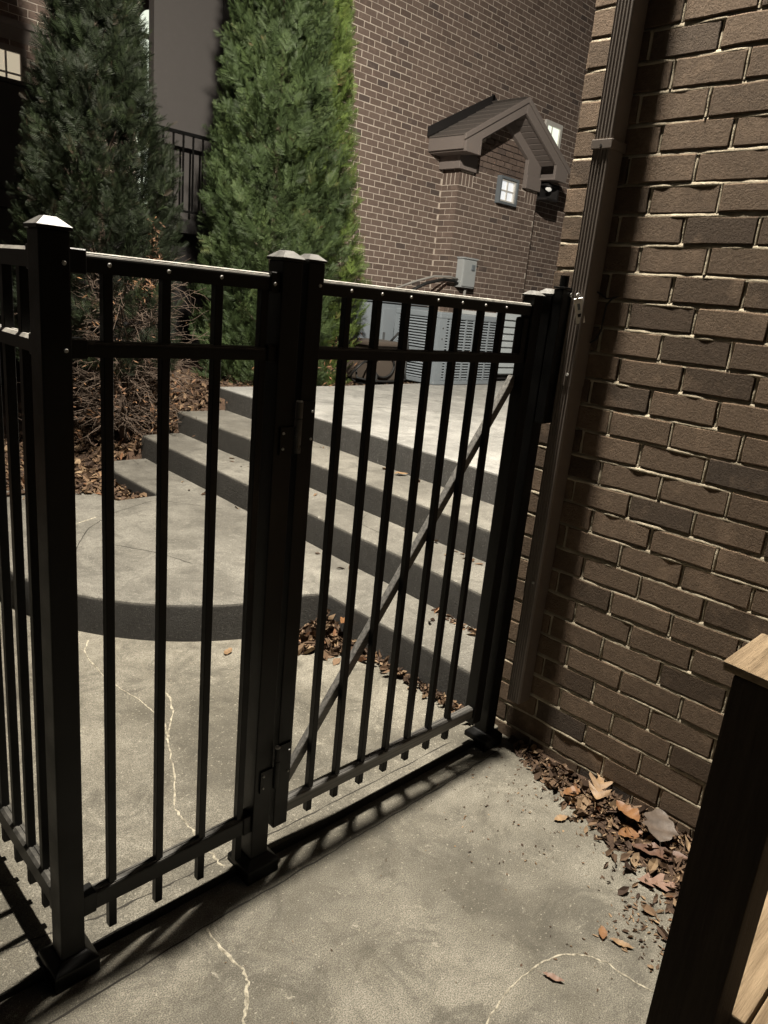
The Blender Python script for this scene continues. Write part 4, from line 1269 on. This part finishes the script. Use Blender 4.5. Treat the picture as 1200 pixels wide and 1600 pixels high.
# ------------------------------------------------------------------ fallen leaves
def leaf_shape(kind):
    """outline in the XY plane, unit length along +X; returned as midrib + left/right rows so it can curl"""
    st = 13
    rowsv = []
    for i in range(st):
        u = i/(st-1)
        if kind == 'ellipse': w = .24*math.sin(PI*u**.9)**.8
        elif kind == 'lance': w = .15*math.sin(PI*u)**.9
        elif kind == 'oak':
            w = .30*math.sin(PI*u**.85)**.7*(1.0 if i % 4 in (2, 3) else .32)
        else:
            w = .40*math.sin(PI*u**.8)**.75*(1 if i % 3 else .84)
        rowsv.append((u, max(w, .004)))
    return rowsv
def leaf_mesh(kind, size, curl, seed, mat, skewed=True):
    R_ = np.random.default_rng(seed)
    rowsv = leaf_shape(kind)
    V, F = [], []
    th = .0008
    for i, (u, w) in enumerate(rowsv):
        mz = curl*.30*(u-.5)**2*2 + .02*R_.normal()
        lean_ = .16 if kind in ('oak', 'maple') else 0
        sk = lean_*(1 if w > .15 else 0)
        wl, wr = w*R_.uniform(.85, 1.15), w*R_.uniform(.85, 1.15)
        V += [((u+sk)*size, wl*size, (mz+curl*abs(wl)*.9)*size), (u*size, 0, mz*size), ((u+sk)*size, -wr*size, (mz+curl*abs(wr)*.9)*size)]
    for i in range(len(rowsv)-1):
        a_ = 3*i
        F += [(a_, a_+1, a_+4, a_+3), (a_+1, a_+2, a_+5, a_+4)]
    # stem
    n = len(V)
    V += [(0, .004*size, 0), (0, -.004*size, 0), (-.25*size, -.02*size, .01*size), (-.25*size, -.012*size, .012*size)]
    F.append((n, n+1, n+2, n+3))
    me = MB().add(V, F).mesh('leaf', mat, smooth=True)
    return me
LEAVES = [
    ('tan lobed oak leaf lying on the litter by the brick wall', 'oak', .15, (2.02, .885, .030), .4, M['leaf_tan'], .30, (.1, -.15)),
    ('glossy amber oval leaf on top of the litter by the wall', 'ellipse', .115, (2.015, .735, .045), 1.1, M['leaf_amber'], .55, (.0, .1)),
    ('large grey-brown leaf lying against the wall foot', 'broad', .13, (2.00, .655, .040), .5, M['leaf_grey'], .18, (.1, -.22)),
    ('long dark brown leaf at the edge of the litter', 'lance', .17, (1.935, .715, .016), -1.0, M['leaf_dark'], .4, (.1, 0)),
    ('pinkish lobed oak leaf on the walkway beside the litter', 'oak', .115, (1.835, .640, .008), -.9, M['leaf_pink'], .25, (0, 0)),
    ('orange-brown curled leaf above the long dark leaf', 'ellipse', .09, (1.95, .765, .018), -.5, M['leaf_amber'], .5, (.2, .1)),
    ('small brown round leaf alone on the walkway', 'ellipse', .045, (1.568, .595, .005), .5, M['leaf_amber'], .3, (0, 0)),
    ('small pale narrow leaf alone on the walkway', 'lance', .062, (1.585, .585, .005), -1.2, M['leaf_tan'], .3, (0, 0)),
    ('tiny dark leaf beside the curved white crack', 'lance', .055, (1.36, .640, .004), -1.2, M['leaf_pink'], .5, (0, 0)),
    ('small tan oval leaf between the gate and the wall litter', 'ellipse', .055, (1.862, .935, .005), -.3, M['leaf_tan'], .3, (0, 0)),
    ('reddish curled leaf near the wall corner', 'ellipse', .08, (1.985, .985, .014), -.4, M['leaf_amber'], .4, (.1, 0)),
    ('tan leaf on the patio before the round landing', 'ellipse', .065, (1.585, 2.40, .028), .6, M['leaf_tan'], .3, (0, 0)),
    ('dark curled leaf on the patio before the round landing', 'ellipse', .05, (1.69, 2.405, .028), .2, M['leaf_dark'], .5, (0, 0)),
    ('large curled amber leaf on top of the corner leaf pile', 'ellipse', .13, (2.045, 2.20, .130), .3, M['leaf_amber'], .5, (.2, .2)),
    ('tan leaf on the top tread beside the hinge post', 'ellipse', .07, (3.08, 4.0, Z3+.006), .2, M['leaf_tan'], .3, (0, 0)),
    ('tan curled leaf on the top tread behind the gate pickets', 'ellipse', .09, (3.10, 2.98, Z3+.008), -.6, M['leaf_tan'], .4, (0, 0)),
]
for i, (lab, kd, sz, loc, rz, mt, curl, tl) in enumerate(LEAVES):
    o = bpy.data.objects.new('fallen_leaf', leaf_mesh(kd, sz, curl, i+3, mt))
    o.location = loc; o.rotation_euler = (tl[0], tl[1], rz)
    link(o); tag(o, lab, 'leaf', 'fallen leaves')

def litter(name, pts, sizes, label, seed, tilt=.45, cat='leaf litter'):
    """many small curled leaves joined: pts (n,3)"""
    R_ = np.random.default_rng(seed)
    n = len(pts)
    # 8-vert curled leaf
    T = np.array([(-.5, 0, .0), (-.2, .20, .10), (-.2, 0, -.02), (-.2, -.20, .10), (.2, .19, .12), (.2, 0, 0), (.2, -.19, .08), (.55, 0, .06)])
    Fq = np.array([(0, 2, 1, 1), (0, 3, 2, 2), (1, 2, 5, 4), (2, 3, 6, 5), (4, 5, 7, 7), (5, 6, 7, 7)])
    tri = np.array([(0, 2, 1), (0, 3, 2), (1, 2, 5), (1, 5, 4), (2, 3, 6), (2, 6, 5), (4, 5, 7), (5, 6, 7)])
    az = R_.uniform(0, 2*PI, n); ti = R_.normal(0, tilt, n); ro = R_.normal(0, tilt, n)
    L = np.array(sizes)
    tt = np.repeat(T[None], n, 0)*L[:, None, None]
    tt[:, :, 1] *= R_.uniform(.55, 1.35, (n, 1)); tt[:, :, 2] *= R_.uniform(.4, 2.6, (n, 1))
    tt += R_.normal(0, .03, tt.shape)*L[:, None, None]
    # rotate about x (roll), y (tilt), z
    y = tt[:, :, 1]*np.cos(ro)[:, None]-tt[:, :, 2]*np.sin(ro)[:, None]; z = tt[:, :, 1]*np.sin(ro)[:, None]+tt[:, :, 2]*np.cos(ro)[:, None]; x = tt[:, :, 0]
    x2 = x*np.cos(ti)[:, None]+z*np.sin(ti)[:, None]; z2 = -x*np.sin(ti)[:, None]+z*np.cos(ti)[:, None]
    x3 = x2*np.cos(az)[:, None]-y*np.sin(az)[:, None]; y3 = x2*np.sin(az)[:, None]+y*np.cos(az)[:, None]
    lowz = z2.min(axis=1)
    v = np.stack([x3, y3, z2-np.minimum(lowz, 0)[:, None]*.7], -1)+np.array(pts)[:, None]
    f = (tri[None]+8*np.arange(n)[:, None, None]).reshape(-1, 3)
    me = np_mesh(name, v.reshape(-1, 3), f, M['litter'], np.repeat(R_.random(n), 8))
    o = bpy.data.objects.new(name, me); link(o)
    tag(o, label, cat, kind='stuff')
    return o
R_ = np.random.default_rng(21)
# dirt trodden along the wall foot
edge = []
for i in range(61):
    y = .20+1.10*i/60
    w_ = (.02+.25*min(1, max(0, (1.30-y)/.8)))*(1+.35*mnoise.noise((y*9, 3.3, 0))+.25*mnoise.noise((y*31, 1.3, 0)))
    edge.append((y, w_))
vs, fs = [], []
for y, w_ in edge:
    for k in range(4):
        u = k/3
        vs.append((2.128-w_*u, y, .0015+.016*(1-u)*(1+.6*mnoise.noise((y*17, u*5, 2)))))
for i in range(60):
    for k in range(3):
        a_ = i*4+k
        fs.append((a_, a_+1, a_+5, a_+4))
tag(MB().add(vs, fs).build('dirt', M['soil'], smooth=True), 'dark dirt strip along the foot of the near brick wall', 'dirt', kind='stuff')
# along the brick wall
pts, szs = [], []
for i in range(2600):
    y = R_.uniform(.30, 1.25)
    wmax = .05 + .32*min(1, (1.24-y)/.75)
    d = abs(R_.normal(0, .42))*wmax
    if d > wmax*1.15: continue
    h = max(0, (1-d/wmax))*.028*min(1, (1.25-y)/.4)
    pts.append((2.125-d-.012, y, .001+h*R_.random())); szs.append(R_.uniform(.008, .030) if R_.random() < .86 else R_.uniform(.03, .062))
litter('leaf_litter', pts, szs, 'brown leaf litter heaped along the foot of the near brick wall', 31)
# crumbs scattered over the walkway
pts, szs = [], []
for i in range(420):
    y = R_.uniform(.25, 1.3); d = abs(R_.normal(0, .30))
    pts.append((2.08-d, y, .001)); szs.append(R_.uniform(.003, .012))
for i in range(150):
    pts.append((R_.normal(1.70, .07), R_.normal(.52, .06), .001)); szs.append(R_.uniform(.006, .020))
for i in range(60):
    pts.append((R_.uniform(.3, 2.0), R_.uniform(.2, 1.25), .001)); szs.append(R_.uniform(.004, .010))
litter('leaf_crumbs', pts, szs, 'pale leaf crumbs scattered on the walkway near the wooden post', 32, .2)
# corner pile and the strip along the first riser
pts, szs = [], []
for i in range(700):
    a_ = R_.uniform(0, 1)
    x = 2.09-abs(R_.normal(0, .075)); y = 2.36-abs(R_.normal(0, .10))
    h = max(0, .12*(1-(2.10-x)/.16)*(1-(2.38-y)/.24))
    pts.append((x, y, .024+h*R_.random())); szs.append(R_.uniform(.03, .075))
for i in range(420):
    y = R_.uniform(1.44, 2.3); xw = RX(0, y)-.012
    pts.append((xw-abs(R_.normal(0, .028)), y, .024+.02*R_.random())); szs.append(R_.uniform(.015, .048))
for i in range(180):
    x = R_.uniform(1.86, 2.06); pts.append((x, 2.37-abs(R_.normal(0, .05))-.02*(2.06-x), .024+.03*R_.random())); szs.append(R_.uniform(.03, .07))
litter('leaf_pile', pts, szs, 'brown leaf pile in the corner of round landing and first step', 33)
# leaves caught on treads near the house
pts, szs = [], []
for k, zt in ((1, Z1), (2, Z2), (3, Z3)):
    for i in range(120):
        y = 1.5+abs(R_.normal(0, .22)); 
        pts.append((RX(k, y)-.012-abs(R_.normal(0, .022)), y, zt+.001)); szs.append(R_.uniform(.012, .045))
    for i in range(12):
        y = R_.uniform(1.6, 4.6)
        pts.append((RX(k, y)-.02-abs(R_.normal(0, .05)), y, zt+.001)); szs.append(R_.uniform(.02, .05))
litter('leaf_scatter', pts, szs, 'few tan leaves caught against the risers of the steps', 34, .25)
# bed mulch
pts, szs = [], []
for i in range(6500):
    x = R_.uniform(.6, 3.5); y = R_.uniform(4.3, 6.4)
    if x > 1.9 and y < 4.2: continue
    if RX(0, y)-.03 < x and y < END_Y+.03: continue
    if x < 1.84 and y < 4.62: continue
    if x > RX(3, 5.4) and y < 5.42: continue
    z = max(bed_z(x, y), .0)
    if y < 4.7 : z = min(z, .12)
    pts.append((x, y, z+.012*R_.random())); szs.append(R_.uniform(.03, .085))
for i in range(160):   # spill onto the landing edge
    pts.append((R_.normal(1.72, .14), 4.50+R_.normal(0, .06), Z1+.004)); szs.append(R_.uniform(.03, .07))
for i in range(1200):
    x = R_.uniform(3.5, 6.2); y = R_.uniform(5.45, 6.6)
    pts.append((x, y, bed_z(x, y)+.01*R_.random())); szs.append(R_.uniform(.02, .06))
litter('mulch_leaves', pts, szs, 'brown leaves covering the planting bed under the evergreens', 35)
